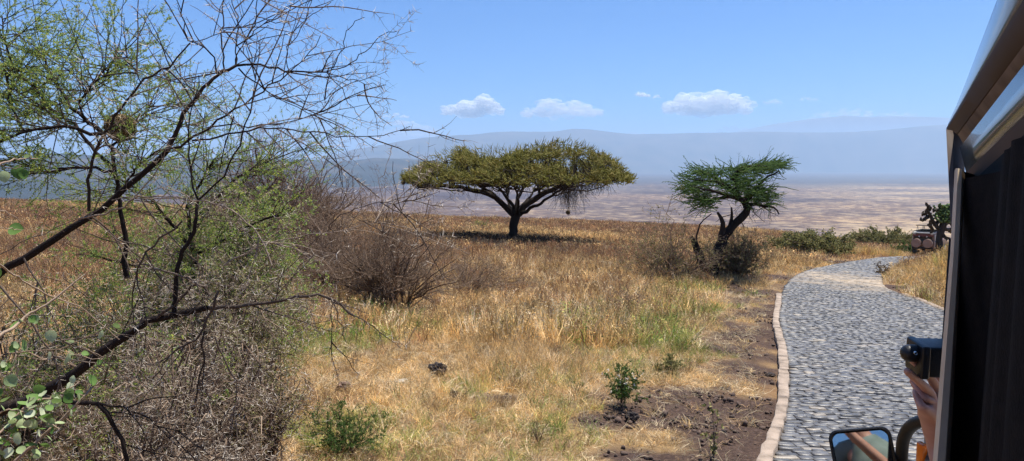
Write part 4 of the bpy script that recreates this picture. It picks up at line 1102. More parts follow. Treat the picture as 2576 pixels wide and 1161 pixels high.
def scatter(name, label, cat, X, Y, coll, nvar, sc, tint, rng, tilt=.12, idx=None):
    n = len(X); Z = G(X, Y)
    me = bpy.data.meshes.new(name); me.vertices.add(n); me.vertices.foreach_set('co', np.stack([X, Y, Z], 1).astype(np.float32).ravel())
    def at(nm, ty, arr, key='vector'):
        a = me.attributes.new(nm, ty, 'POINT'); a.data.foreach_set(key, np.ascontiguousarray(arr).ravel())
    at('rz', 'FLOAT_VECTOR', np.stack([rng.normal(0, tilt, n), rng.normal(0, tilt, n), rng.uniform(0, 6.283, n)], 1).astype(np.float32))
    at('sc', 'FLOAT_VECTOR', np.asarray(sc, np.float32) if np.ndim(sc) == 2 else np.repeat(np.asarray(sc, np.float32)[:, None], 3, 1))
    at('vi', 'INT', (rng.integers(0, nvar, n) if idx is None else idx).astype(np.int32), 'value')
    at('tint', 'FLOAT_COLOR', np.c_[tint, np.ones(n)].astype(np.float32), 'color')
    o = link(name, me); tag(o, label, cat, kind='stuff')
    ng = bpy.data.node_groups.new(name, 'GeometryNodeTree')
    ng.interface.new_socket('Geometry', in_out='INPUT', socket_type='NodeSocketGeometry'); ng.interface.new_socket('Geometry', in_out='OUTPUT', socket_type='NodeSocketGeometry')
    gi = ng.nodes.new('NodeGroupInput'); go = ng.nodes.new('NodeGroupOutput')
    ip = ng.nodes.new('GeometryNodeInstanceOnPoints'); ci = ng.nodes.new('GeometryNodeCollectionInfo')
    ci.inputs['Collection'].default_value = coll; ci.inputs['Separate Children'].default_value = True; ci.inputs['Reset Children'].default_value = True
    def na(nm, ty):
        x = ng.nodes.new('GeometryNodeInputNamedAttribute'); x.data_type = ty; x.inputs['Name'].default_value = nm; return x.outputs['Attribute']
    er = ng.nodes.new('FunctionNodeEulerToRotation')
    k = ng.links.new
    k(gi.outputs[0], ip.inputs['Points']); k(ci.outputs[0], ip.inputs['Instance']); ip.inputs['Pick Instance'].default_value = True
    k(na('vi', 'INT'), ip.inputs['Instance Index']); k(na('rz', 'FLOAT_VECTOR'), er.inputs[0]); k(er.outputs[0], ip.inputs['Rotation']); k(na('sc', 'FLOAT_VECTOR'), ip.inputs['Scale'])
    k(ip.outputs[0], go.inputs[0])
    m = o.modifiers.new('scatter', 'NODES'); m.node_group = ng
    return o

PAL = dict(straw=(.68, .50, .25), gold=(.64, .43, .18), red=(.37, .205, .105), brown=(.27, .165, .10), grey=(.22, .165, .12), gy=(.38, .37, .11), green=(.17, .27, .06), pale=(.78, .64, .42), dark=(.06, .045, .035))  # the dark entry is painted shadow for tufts below the umbrella tree
def pal(*names): return np.array([PAL[n] for n in names])

def grass():
    rng = np.random.default_rng(99)
    KOP = np.vstack([LN, RN[::-1]])
    def wedge(y0, y1, dens, amin=-.74, amax=.62):
        n = int(dens * (amax - amin) * (y1 * y1 - y0 * y0) / 2)
        y = np.sqrt(rng.uniform(y0 * y0, y1 * y1, n)); x = rng.uniform(amin, amax, n) * y
        return x, y
    def ok(x, y, soil_p=.12):
        m = ~poly_mask(x, y, ROADP)
        dk = dist_poly(x, y, LEFTLINE); m &= dk > .12 + .15 * rng.random(len(x))
        dr = dist_poly(x, y, RN[::4]); m &= dr > .15
        s = soilm(x, y); m &= (s < .30) | (rng.random(len(x)) < soil_p * .5)
        return m, dk, s
    # ---- tints
    def tints(x, y):
        n = len(x)
        n1 = fbm(x, y, 5, 61, 3); n2 = fbm(x, y, 1.6, 62, 3); n3 = fbm(x, y, 3.0, 63, 3); r = rng.random(n)
        far = ss(12, 34, y + 8 * (n1 - .5)); a = x / y
        left = ss(-.08, -.3, a)
        n4 = fbm(x, y, 13, 66, 3); redp = np.clip(.08 + .55 * far * (.35 + 1.1 * n1) + .25 * left + 1.6 * (n4 - .5) * ss(10, 22, y), .03, .88)
        t = np.where((r < redp)[:, None], pal('red')[0], pal('straw')[0])
        r2 = rng.random(n)
        t = np.where((r2 < .38)[:, None] & (r >= redp)[:, None], pal('gold')[0], t)
        t = np.where((r2 > .80)[:, None] & (r >= redp)[:, None] & (y < 30)[:, None], pal('pale')[0], t)
        t = np.where((r2 > .62)[:, None] & (r < redp)[:, None], pal('brown')[0], t)
        t = np.where((r2 < .12)[:, None] & (r < redp)[:, None], pal('grey')[0], t)
        g = ss(.60, .72, n3 + .04 * ss(14, 6, y)) * ss(24, 14, y)
        dk = dist_poly(x, y, LEFTLINE); g = np.maximum(g, .4 * ss(.9, .3, np.abs(dk - 2.6) / 2) * ss(.40, .62, n2) * ss(34, 20, y))
        for (px, py, rr_) in [(1430, 1090, .9), (1380, 1130, .7), (1740, 800, 1.3), (1850, 740, 1.8), (1780, 890, .8)]:
            c = gcast(px, py); g = np.maximum(g, .85 * ss(rr_, rr_ * .4, np.hypot(x - c[0], y - c[1])))
        gm = rng.random(n) < g * .75
        t = np.where(gm[:, None], np.where((rng.random(n) < .6)[:, None], pal('gy')[0], pal('green')[0]), t)
        return t * rng.uniform(.38, 1.5, (n, 1)) * (.8 + .4 * n2[:, None])
    near = variants('tuft_near', [blades(24, .30, .09, .0062, .25, s, .5, .28) for s in range(6)] + [blades(18, .36, .06, .0055, .1, 10 + s, .3, .16, heads=.4) for s in range(4)])
    mid = variants('tuft_mid', [blades(22, .42, .16, .012, .2, 20 + s, .4, .25, heads=.15) for s in range(5)] + [blades(16, .5, .12, .011, .1, 30 + s, .25, .2, heads=.5) for s in range(4)])
    def weed(h, n, wd, seed):
        rg = np.random.default_rng(seed); g = Geo()
        for _ in range(n):
            q = walk([rg.normal(0, .03), rg.normal(0, .03), 0], [rg.normal(0, .35), rg.normal(0, .35), 1], h * rg.uniform(.6, 1.1), 5, .12, rng=rg)
            grow(g, q, wd, 2, (4, 3), rng=rg, curv=.15, lenf=.45, ang=(.3, .9))
        g.tube([[0, 0, 0], [0, 0, .01]], [.001, .001]); g_ = g.build('weed', None); me = g_.data; bpy.data.objects.remove(g_); return me
    weeds = variants('dead_weed', [weed(.55, 4, .004, 200 + s) for s in range(5)])
    far = variants('tuft_far', [blades(20, .55, .30, .026, .15, 40 + s, .35, .22, 2, heads=.2) for s in range(5)])
    litter = variants('straw_litter', [blades(20, .28, .13, .0062, .5, 50 + s, 2.5, .45) for s in range(6)])
    parts = []
    x, y = wedge(5.2, 14, 95); m, dk, s = ok(x, y); x, y, dk = x[m], y[m], dk[m]
    hs = .82 * (.32 + .7 * fbm(x, y, 1.4, 71, 3)) * (.42 + .58 * ss(.3, 2.6, dk)) * (.85 + .3 * ss(7, 13, y)) * rng.uniform(.7, 1.25, len(x))
    scatter('short_dry_grass', 'short matted straw coloured grass in the nearest part of the field', 'grass', x, y, near, 10, np.stack([hs ** .5, hs ** .5, hs * 1.15], 1), tints(x, y), rng)
    x, y = wedge(12.5, 36, 26); m, dk, s = ok(x, y); x, y, dk = x[m], y[m], dk[m]
    hs = (.55 + .65 * fbm(x, y, 2.2, 72, 3)) * (.4 + .6 * ss(.3, 2.5, dk)) * rng.uniform(.7, 1.25, len(x))
    cc = gcast(1370, 870); hs *= 1 + .55 * ss(2.0, .6, np.hypot(x - cc[0], y - cc[1]))
    scatter('dry_grass', 'knee high golden and russet grass in the middle of the field', 'grass', x, y, mid, 9, np.stack([hs ** .5, hs ** .5, hs], 1), tints(x, y), rng)
    x, y = wedge(34, 108, 6.5, -.78, .66); m, dk, s = ok(x, y); x, y, dk = x[m], y[m], dk[m]
    hs = (.5 + .7 * fbm(x, y, 6, 73, 3)) * (.4 + .6 * ss(.5, 3, dk)) * rng.uniform(.7, 1.25, len(x))
    # keep the view of the parked car open
    gx = gcast(2320, 640); hs *= 1 - .0 * x
    tt = tints(x, y); ub = gcast(1290, 610)
    scatter('far_dry_grass', 'russet brown grass reaching the brow of the field around the umbrella tree', 'grass', x, y, far, 5, np.stack([hs ** .5, hs ** .5, hs], 1), tt, rng)
    # added dark tufts that paint a deeper shadow under the umbrella tree
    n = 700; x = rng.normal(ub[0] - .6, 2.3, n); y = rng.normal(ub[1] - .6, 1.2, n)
    scatter('dark_weeds', 'tufts coloured near black to deepen the shadow under the umbrella tree', 'weeds', x, y, far, 5, rng.uniform(.6, 1.1, n), pal('dark')[0] * rng.uniform(.5, 1.6, (n, 1)), rng)
    x, y = wedge(9, 40, 1.9, -.7, .5); m, dk, s = ok(x, y); m &= (fbm(x, y, 3.5, 88, 3) > .47) & (dk > 1.5); x, y = x[m], y[m]
    scatter('dead_weeds', 'thin branched dead weeds standing brown among the grass', 'weeds', x, y, weeds, 5, rng.uniform(.6, 1.5, len(x)), np.where((rng.random(len(x)) < .5)[:, None], pal('red')[0], pal('grey')[0]) * rng.uniform(.6, 1.3, (len(x), 1)), rng)
    # litter on the verge and everywhere near
    x, y = wedge(5.2, 22, 68); m, dk, s = ok(x, y, .55); x, y = x[m], y[m]
    tt = pal('pale')[0] * rng.uniform(.4, 1.05, (len(x), 1)); tt[rng.random(len(x)) < .35] *= [.8, .65, .5]
    scatter('straw_litter', 'fallen pale straw lying over the verge and the soil', 'straw', x, y, litter, 6, rng.uniform(.5, 1.05, len(x)), tt, rng, .3)
    # tall grass on the right bank
    n = 5200; x = hump[0] + 2.5 + rng.normal(0, 3.6, n); y = hump[1] + 4 + rng.uniform(-13, 22, n)
    m = ~poly_mask(x, y, ROADP) & (dist_poly(x, y, RN[::4]) > .5); s = soilm(x, y); m &= s < .3
    rx = x / y; m &= rx > .42
    m &= (x > np.interp(y, RN[:, 1], RN[:, 0])) | (y > RN[-1, 1])
    x, y = x[m], y[m]; dd = dist_poly(x, y, RN[::4])
    hs = (.6 + 1.7 * ss(.6, 3.0, dd)) * rng.uniform(.6, 1.2, len(x)) * np.where(y > 36, .72, 1.)
    tt = np.where((rng.random(len(x)) < .6)[:, None], pal('gold')[0] * [1.1, 1.08, .9], pal('straw')[0]); tt[rng.random(len(x)) < .18] = PAL['gy']; tt[rng.random(len(x)) < .12] = PAL['red']
    scatter('tall_bank_grass', 'tall golden grass on the bank right of the cobbled road', 'grass', x, y, mid, 9, np.stack([hs ** .5, hs ** .5, hs], 1), tt * rng.uniform(.75, 1.15, (len(x), 1)), rng)
grass()

# ------------------------------------------------------------------ single small plants and stones
def plant(name, label, px, py, hpx, seed, stems, leafm, lp, r0=.004, spread=.5, kid=(5, 3), levels=2, cat='plant', flowers=0, pull=(0, 0, .02)):
    rng = np.random.default_rng(seed); b = gcast(px, py); b[2] = float(G(b[0], b[1])); sc = b[1] / F; H = hpx * sc
    t = thing(name, label, cat, b); w, lf, fl = Geo(), Geo(), Geo()
    for k in range(stems):
        d = np.array([rng.normal(0, spread), rng.normal(0, spread), 1.]); q = walk(b, d, H * rng.uniform(.6, 1.1), 8, .12, pull, rng)
        grow(w, q, r0, levels, kid, None, lf, rng, .4, 3, .15, pull, .45, .2, (.4, 1.2), leaf_p=lp, tuft=3)
        if flowers:
            for _ in range(flowers):
                c = q[-1 - int(rng.integers(0, 3))] + rng.normal(0, .03, 3)
                fl.leaves(np.repeat(c[None], 7, 0), rng.normal(0, 1, (7, 3)), rng.normal(0, 1, (7, 3)), .022, .012, .9)
    w.build('stems', TWIG_G, t, b); lf.build('foliage', leafm, t, b)
    if flowers: fl.build('flowers', THORN, t, b)
plant('flowering_weed', 'bushy green weed with tiny white flowers beside the bare soil', 1562, 1030, 118, 71, 16, LEAF_G, (.014, .022, .012), spread=.38, flowers=2)
plant('green_shrublet', 'low feathery green acacia shrublet at the bottom edge of the field', 880, 1150, 140, 72, 26, LEAF_G, (.010, .018, .007), spread=.9, kid=(6, 3), cat='shrub', pull=(0, 0, 0))
plant('green_shrublet', 'small green weed just left of the flowering weed', 1450, 1000, 40, 73, 6, LEAF_G, (.02, .02, .012), spread=.5)
plant('dull_weed_patch', 'dark green low weed patch behind the flowering weed', 1680, 945, 50, 74, 30, LEAF_SH, (.014, .022, .012), spread=1.1, kid=(5, 3))
plant('tall_sapling', 'thin tall sapling with a few yellow leaves standing on the verge soil', 1795, 1158, 168, 75, 2, LEAF_SH, (.07, .05, .03), r0=.006, spread=.06, kid=(2,), levels=1)
plant('dark_dead_weed', 'dark dried weed left of the green grass patch', 1355, 1120, 60, 76, 9, LEAF_SH, (.04, .015, .008), spread=.4)
plant('grey_twig_weed', 'small grey twiggy weed right of the pale stone', 1150, 1030, 50, 77, 9, LEAF_SH, (.05, .012, .008), spread=.5)
plant('red_brown_weed', 'russet dead weed on the edge of the right bank', 2222, 700, 42, 78, 10, NEST, (.05, .05, .025), spread=.3, r0=.008)

def stone(name, label, px, py, wpx, hpx, seed, mat, cat='stone', amp=.35):
    b = gcast(px, py); b[2] = float(G(b[0], b[1])); sc = b[1] / F
    w = wpx * sc / 2; h = hpx * sc / 2
    o = blob(name, mat, (b[0], b[1], b[2] + h * .75), (w, w * .8, h), seed, 4, amp, 1.8); tag(o, label, cat)
stone('lava_stone', 'black porous lava stone lying in the straw at field centre', 1101, 945, 46, 36, 1, STONE_D)
stone('lava_stone', 'smaller black clod below and right of the big lava stone', 1142, 1014, 24, 20, 2, STONE_D)
stone('lava_stone', 'dark soil lump at the near edge of the bare patch below the flowering weed', 1588, 1062, 32, 28, 3, STONE_D)
stone('lava_stone', 'dark clod at the kerb side of the verge', 1938, 947, 26, 10, 4, STONE_D)
stone('lava_stone', 'small dark clod on the verge beside the green grass', 1836, 890, 14, 8, 5, STONE_D)
stone('road_rock', 'dark rock resting on the edge of the cobbles by the right bank', 2212, 690, 18, 10, 6, STONE_D)
stone('road_rock', 'dark upright rock beyond the far kerb of the bend', 2008, 696, 14, 14, 7, STONE_D) if False else None
stone('pale_stone', 'flat bleached stone left of centre in the straw', 1011, 970, 38, 13, 8, STONE_P)
stone('pale_stone', 'pale grey stone half hidden in golden grass', 1306, 808, 26, 13, 9, STONE_P)
stone('brown_stone', 'brown angular stone in dead grass right of the thorn bushes', 866, 990, 38, 26, 10, mat_noise('brown stone', [(.3, (.10, .06, .05)), (.7, (.26, .17, .13))], 8, .9, .5))
stone('pale_stone', 'small white stone on the far road edge', 2090, 662, 12, 4, 11, STONE_P)

# ------------------------------------------------------------------ leafy vine in the lower left corner
def vine():
    rng = np.random.default_rng(81); b = P(-120, 1250, 2.9); b[2] = float(G(b[0], b[1]))
    t = thing('leafy_climber', 'pale stemmed climber with round grey green leaves in the lower left corner', 'climber', b)
    w, lf = Geo(), Geo(); D = 3.0; sc = D / F
    def leafat(c, s, tv, dd=None):
        d = nrm(rng.normal(0, 1, 3) + np.array([0, 0, -.6]) if dd is None else dd); n_ = nrm(rng.normal(0, .8, 3) + np.array([0, -.4, .8])); sd = nrm(np.cross(d, n_)); up = nrm(np.cross(sd, d))
        k = 10; pts = []
        prof = [(0, 0), (.12, .30), (.32, .45), (.58, .43), (.82, .25), (1., 0.)]
        mid_ = [c + d * s * a + up * s * (-.10 * math.sin(a * 3.1)) for a, _ in prof]
        Ls = [mid_[i] + sd * s * prof[i][1] + up * s * .16 * prof[i][1] * 2 for i in range(6)]
        Rs = [mid_[i] - sd * s * prof[i][1] + up * s * .16 * prof[i][1] * 2 for i in range(6)]
        V = mid_ + Ls + Rs; Fq = []
        for i in range(5): Fq += [[i, i + 1, 7 + i, 6 + i], [i, 12 + i, 13 + i, i + 1]]
        lf.raw(np.array(V), np.array(Fq), tv)
    def stem(pl, dy, r0, r1, nl, ls, D_=D, tv=.85):
        n = len(pl) * 4; q = fine(px_limb(pl, D_, dy), n, .002, rng); w.tube(q, np.linspace(r0, r1, n) * sc, tv, 6)
        for _ in range(nl):
            i = int(rng.integers(n // 4, n)); i = min(i, n - 1)
            p = q[i]; e = p + nrm(rng.normal(0, 1, 3)) * ls * rng.uniform(.3, .8); w.tube([p, (p + e) / 2 + rng.normal(0, .003, 3), e], [.0016, .0013, .001], .8, 3)
            leafat(e, ls * rng.uniform(.55, 1.1), float(np.clip(rng.beta(1.5, 1.5), 0, 1)))
    stem([(20, 1175), (90, 1115), (150, 1060), (215, 995), (232, 975)], .1, 5, 3, 12, .05)
    stem([(-20, 1110), (30, 1060), (80, 1010), (140, 1000), (200, 960)], .2, 3.5, 1.6, 14, .05)
    stem([(-30, 920), (10, 890), (80, 885), (150, 880), (240, 840), (350, 770)], .5, 2.2, 1., 6, .04, tv=.4)
    stem([(-10, 850), (30, 830), (60, 800), (140, 750), (215, 690)], .3, 4.5, 1.8, 5, .045)
    stem([(-10, 660), (30, 690), (80, 720), (130, 748), (200, 770), (300, 855)], .6, 2.6, 1.6, 0, .04)
    stem([(-10, 1000), (20, 960), (40, 900), (40, 860)], .1, 2, 1, 10, .05)
    stem([(-20, 1160), (10, 1120), (30, 1080), (60, 1040), (75, 1000)], 0, 3, 1.4, 16, .055)
    stem([(-20, 1050), (20, 1030), (60, 1035), (110, 1060), (150, 1080)], 0, 2.2, 1.2, 10, .05)
    stem([(-10, 415), (30, 403), (70, 399), (95, 400)], .2, 2.4, 1.1, 1, .05)
    stem([(-10, 400), (10, 420), (40, 425), (52, 418)], .2, 1.4, .9, 0, .05, tv=.3)
    for (px, py, s) in [(42, 418, .055), (57, 425, .045), (8, 430, .05)]: leafat(P(px, py, D + .2), s, .12 if px != 8 else .7, np.array([.1, 0, -1]))
    stem([(-20, 580), (0, 572), (30, 576), (60, 580)], .2, 1.4, .9, 0, .05)
    leafat(P(20, 577, D + .2), .065, .25, np.array([1, 0, 0])); leafat(P(-8, 670, D), .05, .1); leafat(P(126, 800, D), .04, .8); leafat(P(125, 830, D), .05, .75, np.array([.2, 0, -1]))
    stem([(200, 870), (260, 900), (238, 905), (150, 880)], .2, 1.2, .8, 4, .045)
    stem([(-10, 525), (20, 535), (50, 555), (60, 575)], .2, 1.6, .9, 0, .05)
    for _ in range(26): leafat(P(rng.uniform(-20, 170), rng.uniform(980, 1170), D + rng.uniform(-.2, .3)), .042 * rng.uniform(.6, 1.2), float(rng.random()))
    w.build('stems', TWIG_G, t, b); lf.build('foliage', LEAF_GREY, t, b, smooth_=True)
vine()

# ------------------------------------------------------------------ candelabra tree by the car
def cactus_tree():
    rng = np.random.default_rng(91); D = 60.; sc = D / F
    b = P(2368, 628, D); b[2] = float(G(b[0], b[1])); t = thing('euphorbia_tree', 'gnarled dark euphorbia tree with green fleshy arms over the parked safari car', 'tree', b)
    w, g = Geo(), Geo()
    w.tube(fine(np.array([b, P(2362, 606, D), P(2366, 585, D), P(2372, 568, D), P(2378, 550, D)]), 10, .03, rng), np.array([13, 12, 11, 9, 8, 8, 9, 9, 8, 7]) * sc, .1, 9)
    arms = [[(2366, 580), (2352, 568), (2345, 555), (2338, 540), (2333, 525), (2330, 512)], [(2345, 555), (2338, 565), (2345, 575), (2344, 585)], [(2334, 545), (2326, 552), (2316, 554)], [(2372, 568), (2370, 550), (2360, 540), (2352, 545)],
            [(2333, 530), (2326, 540), (2320, 537)], [(2378, 552), (2368, 538), (2368, 522)], [(2378, 560), (2392, 548), (2402, 540)], [(2375, 575), (2390, 582), (2404, 580)], [(2372, 568), (2385, 560), (2398, 562)], [(2334, 532), (2340, 524), (2338, 518)], [(2366, 535), (2356, 530), (2348, 528)],
            [(2370, 590), (2380, 600), (2388, 600)], [(2355, 565), (2370, 545), (2380, 535)]]
    for a in arms:
        q = fine(px_limb(a, D, rng.uniform(-1, 1)), 10, .03, rng); w.tube(q, np.linspace(5.5, 3, 10) * sc, rng.uniform(0, .4), 7)
        for _ in range(12):
            p = q[int(rng.integers(2, 10))]; w.tube(walk(p, rng.normal(0, 1, 3), .22, 3, .3, rng=rng), np.array([.07, .07, .06, .02]), rng.uniform(0, .5), 5)
    for _ in range(300):
        c = P(rng.normal(2384, 13), rng.uniform(519, 562), D + rng.normal(0, .5)); 
        g.tube(walk(c, np.array([rng.normal(0, .5), rng.normal(0, .5), .7]), rng.uniform(.15, .34), 3, .3, rng=rng), np.array([.04, .085, .08, .03]), rng.random(), 6)
    w.build('trunk', mat_t('grey brown succulent bark', [(0, (.03, .025, .02)), (1, (.12, .10, .08))], .8), t, b); g.build('crown', LEAF_CA, t, b, smooth_=True)
cactus_tree()

# ------------------------------------------------------------------ parked safari car far on the road
def far_car():
    D = 64.; b = P(2320, 641, D); b[2] = float(G(b[0], b[1])); 
    up = b[2]; yaw = -rad(41)
    t = thing('safari_car', 'distant open topped safari car seen from behind with roof rack and two spare wheels', 'car', b, yaw)
    body = mat_noise('tan car paint', [(.3, (.17, .10, .07)), (.7, (.22, .13, .09))], 3, .45)
    red = mat_noise('dark maroon paint', [(.3, (.12, .03, .025)), (.7, (.15, .04, .03))], 3, .45)
    pale = mat_noise('pale canvas side', [(.3, (.5, .5, .46)), (.7, (.62, .62, .58))], 3, .7)
    blk = mat_noise('black rubber', [(.3, (.012, .012, .012)), (.7, (.02, .02, .02))], 5, .7)
    glass = mat_noise('dark car glass', [(.3, (.01, .012, .015)), (.7, (.02, .022, .025))], 2, .08)
    cov = mat_noise('tan wheel cover', [(.3, (.26, .18, .14)), (.7, (.32, .22, .17))], 3, .8)
    lampm = mat_noise('pale lamp lens', [(.3, (.5, .45, .4)), (.7, (.6, .55, .5))], 3, .3)
    # local: x right, y forward (away), z up, rear face at y=0
    def bx(name, c, s, m, bev=.03, par=t, rot=None):
        bm = bmesh.new(); bevel_box(bm, c, s, bev, rot); return bm_obj(name, bm, m, par)
    bm = bmesh.new(); bevel_box(bm, (0, 2.2, .85), (1.72, 4.4, .62), .08); bevel_box(bm, (0, 1.5, 1.42), (1.6, 2.9, .66), .10); bevel_box(bm, (0, 2.35, .56), (1.5, 4.2, .2), .03)
    bm_obj('body', bm, blk if False else body, t)
    bx('tailgate', (0, -.02, 1.12), (1.5, .05, .34), blk, .02)
    bx('rear_window', (0, .03, 1.36), (1.36, .05, .30), glass, .02)
    bx('rear_panel', (0, .02, 1.63), (1.58, .06, .20), red, .02)
    bx('roof', (0, 1.5, 1.80), (1.66, 3.0, .08), pale, .03)
    bx('side_canvas', (.83, 1.5, 1.45), (.03, 2.6, .5), pale, .01)
    bx('side_canvas', (-.83, 1.5, 1.45), (.03, 2.6, .5), pale, .01)
    for s in (-1, 1):
        bm = bmesh.new(); bmesh.ops.create_cone(bm, segments=36, radius1=.37, radius2=.37, depth=.24, cap_ends=True, matrix=Matrix.Translation((s * .42, -.20, .98)) @ Matrix.Rotation(rad(90), 4, 'X'))
        bmesh.ops.bevel(bm, geom=[e for e in bm.edges if e.calc_face_angle(0) > 1], offset=.04, segments=3, affect='EDGES')
        bm_obj('spare_wheel_cover', bm, cov, t)
        for y in (.75, 3.55):
            w = link('wheel', None, parent=t, loc=(s * .76, y, .38))
            bm = bmesh.new(); bmesh.ops.create_cone(bm, segments=28, radius1=.38, radius2=.38, depth=.24, cap_ends=True, matrix=Matrix.Rotation(rad(90), 4, 'Y'))
            bmesh.ops.bevel(bm, geom=[e for e in bm.edges if e.calc_face_angle(0) > 1], offset=.05, segments=3, affect='EDGES'); bm_obj('tyre', bm, blk, w)
            bm = bmesh.new(); bmesh.ops.create_cone(bm, segments=24, radius1=.2, radius2=.16, depth=.27, cap_ends=True, matrix=Matrix.Rotation(rad(90), 4, 'Y')); bm_obj('rim', bm, pale, w)
        bx('marker_lamp', (s * .66, -.02, 1.70), (.2, .05, .07), lampm, .015)
        bx('tail_lamp', (s * .28, -.02, 1.52), (.11, .05, .11), lampm, .02)
        bx('mud_flap', (s * .7, .32, .34), (.26, .02, .34), blk, .005)
    bx('bumper', (0, -.06, .58), (1.6, .12, .14), blk, .03)
    g = Geo()
    for x in (-.8, .8): g.tube([[x, .0, 1.92], [x, 1.5, 1.92], [x, 2.9, 1.92]], [.022] * 3, .5, 6)
    for y in np.linspace(0, 2.9, 8): g.tube([[-.8, y, 1.92], [.8, y, 1.92]], [.018] * 2, .5, 6)
    for x in (-.75, .75):
        for y in (.2, 1.5, 2.7): g.tube([[x, y, 1.82], [x, y, 1.93]], [.018] * 2, .5, 5)
    rk = mat_noise('dark steel rack', [(.3, (.03, .025, .02)), (.7, (.05, .04, .035))], 4, .5)
    g.build('roof_rack', rk, t)
    g = Geo()
    for x in (-.55, -.05, .85):
        for y in (.5, 2.2):
            g.tube([[x - .07, y, 1.9], [x, y, 2.36]], [.014] * 2, .5, 5); g.tube([[x + .07, y, 1.9], [x, y, 2.36]], [.014] * 2, .5, 5)
    g.build('roof_support', rk, t)
    bx('raised_roof', (.25, 1.35, 2.40), (1.75, 2.3, .07), mat_noise('brown canvas roof', [(.3, (.12, .09, .06)), (.7, (.18, .13, .09))], 3, .8), .02)
far_car()

# ------------------------------------------------------------------ antelope standing in the grass
def antelope():
    D = 86.; b = P(1403, 566, D); gz = float(G(b[0], b[1])); sc = D / F
    # skeleton facing right (+x); back at the grass tops
    top = P(1400, 560, D)[2]; x0 = b[0]; y0 = b[1]
    J = {}; bm = bmesh.new(); sl = bm.verts.layers.skin.verify()
    def v(n, x, z, r, y=0.):
        q = bm.verts.new((x0 + x, y0 + y, z)); q[sl].radius = (r, r); J[n] = q; return q
    zb = top - .14
    v('pelvis', -.40, zb, .155); v('mid', -.08, zb - .02, .15); v('chest', .22, zb - .02, .18); v('neck0', .40, zb + .08, .12); v('neck1', .56, zb + .27, .072); v('head0', .63, zb + .43, .072); v('muzz', .78, zb + .36, .042); v('nose', .86, zb + .32, .028)
    v('rump', -.56, zb + .0, .11)
    v('tail', -.64, zb - .1, .03); v('tail2', -.68, zb - .26, .018)
    E = [('pelvis', 'mid'), ('mid', 'chest'), ('chest', 'neck0'), ('neck0', 'neck1'), ('neck1', 'head0'), ('head0', 'muzz'), ('muzz', 'nose'), ('pelvis', 'rump'), ('rump', 'tail'), ('tail', 'tail2')]
    H = zb - gz
    for s in (-1, 1):
        a = 'L' if s < 0 else 'R'
        v('fs' + a, .26, zb - .18, .075, s * .09); v('fk' + a, .27 + s * .03, gz + H * .42, .034, s * .1); v('ff' + a, .26 + s * .05, gz + .08, .022, s * .1); v('fh' + a, .30 + s * .05, gz + .01, .024, s * .1)
        v('hs' + a, -.44, zb - .16, .10, s * .09); v('hk' + a, -.36 + s * .03, gz + H * .62, .055, s * .1); v('hh' + a, -.54 + s * .03, gz + H * .36, .032, s * .1); v('hf' + a, -.48 + s * .03, gz + .08, .022, s * .1); v('ho' + a, -.44 + s * .03, gz + .01, .024, s * .1)
        v('ear' + a, .60, zb + .52, .022, s * .09); v('ear2' + a, .56, zb + .56, .008, s * .15)
        E += [('chest', 'fs' + a), ('fs' + a, 'fk' + a), ('fk' + a, 'ff' + a), ('ff' + a, 'fh' + a), ('pelvis', 'hs' + a), ('hs' + a, 'hk' + a), ('hk' + a, 'hh' + a), ('hh' + a, 'hf' + a), ('hf' + a, 'ho' + a), ('head0', 'ear' + a), ('ear' + a, 'ear2' + a)]
    for a, c in E: bm.edges.new((J[a], J[c]))
    J['pelvis'][sl].use_root = True
    me = bpy.data.meshes.new('antelope'); bm.to_mesh(me); bm.free()
    m_, nt = newmat('tan gazelle coat'); tc = N(nt, 'ShaderNodeTexCoord'); sx = N(nt, 'ShaderNodeSeparateXYZ'); L(nt, tc.outputs['Object'], sx.inputs[0])
    mr = N(nt, 'ShaderNodeMapRange'); L(nt, sx.outputs[2], mr.inputs[0]); mr.inputs[1].default_value = zb - .20; mr.inputs[2].default_value = zb + .12
    r = ramp(nt, [(0, (.7, .65, .58)), (.25, (.7, .62, .5)), (.3, (.09, .05, .03)), (.45, (.26, .13, .06)), (1, (.42, .25, .13))]); L(nt, mr.outputs[0], r.inputs[0])
    bs = N(nt, 'ShaderNodeBsdfPrincipled', Roughness=.8); L(nt, r.outputs[0], bs.inputs['Base Color']); o_ = N(nt, 'ShaderNodeOutputMaterial'); L(nt, bs.outputs[0], o_.inputs[0])
    o = link('antelope', me, m_); tag(o, 'tan horned antelope standing in the grass on the brow, facing right', 'antelope')
    o.modifiers.new('skin', 'SKIN'); s_ = o.modifiers.new('sub', 'SUBSURF'); s_.levels = 2; s_.render_levels = 2
    g = Geo()
    for s in (-1, 1):
        g.tube([[x0 + .60, y0 + s * .03, zb + .48], [x0 + .57, y0 + s * .06, zb + .58], [x0 + .53, y0 + s * .09, zb + .68], [x0 + .55, y0 + s * .09, zb + .78], [x0 + .60, y0 + s * .07, zb + .85]], [.022, .02, .017, .012, .005], .1, 6)
    hn = g.build('horns', BARK, None, (0, 0, 0)); hn.parent = o
antelope()
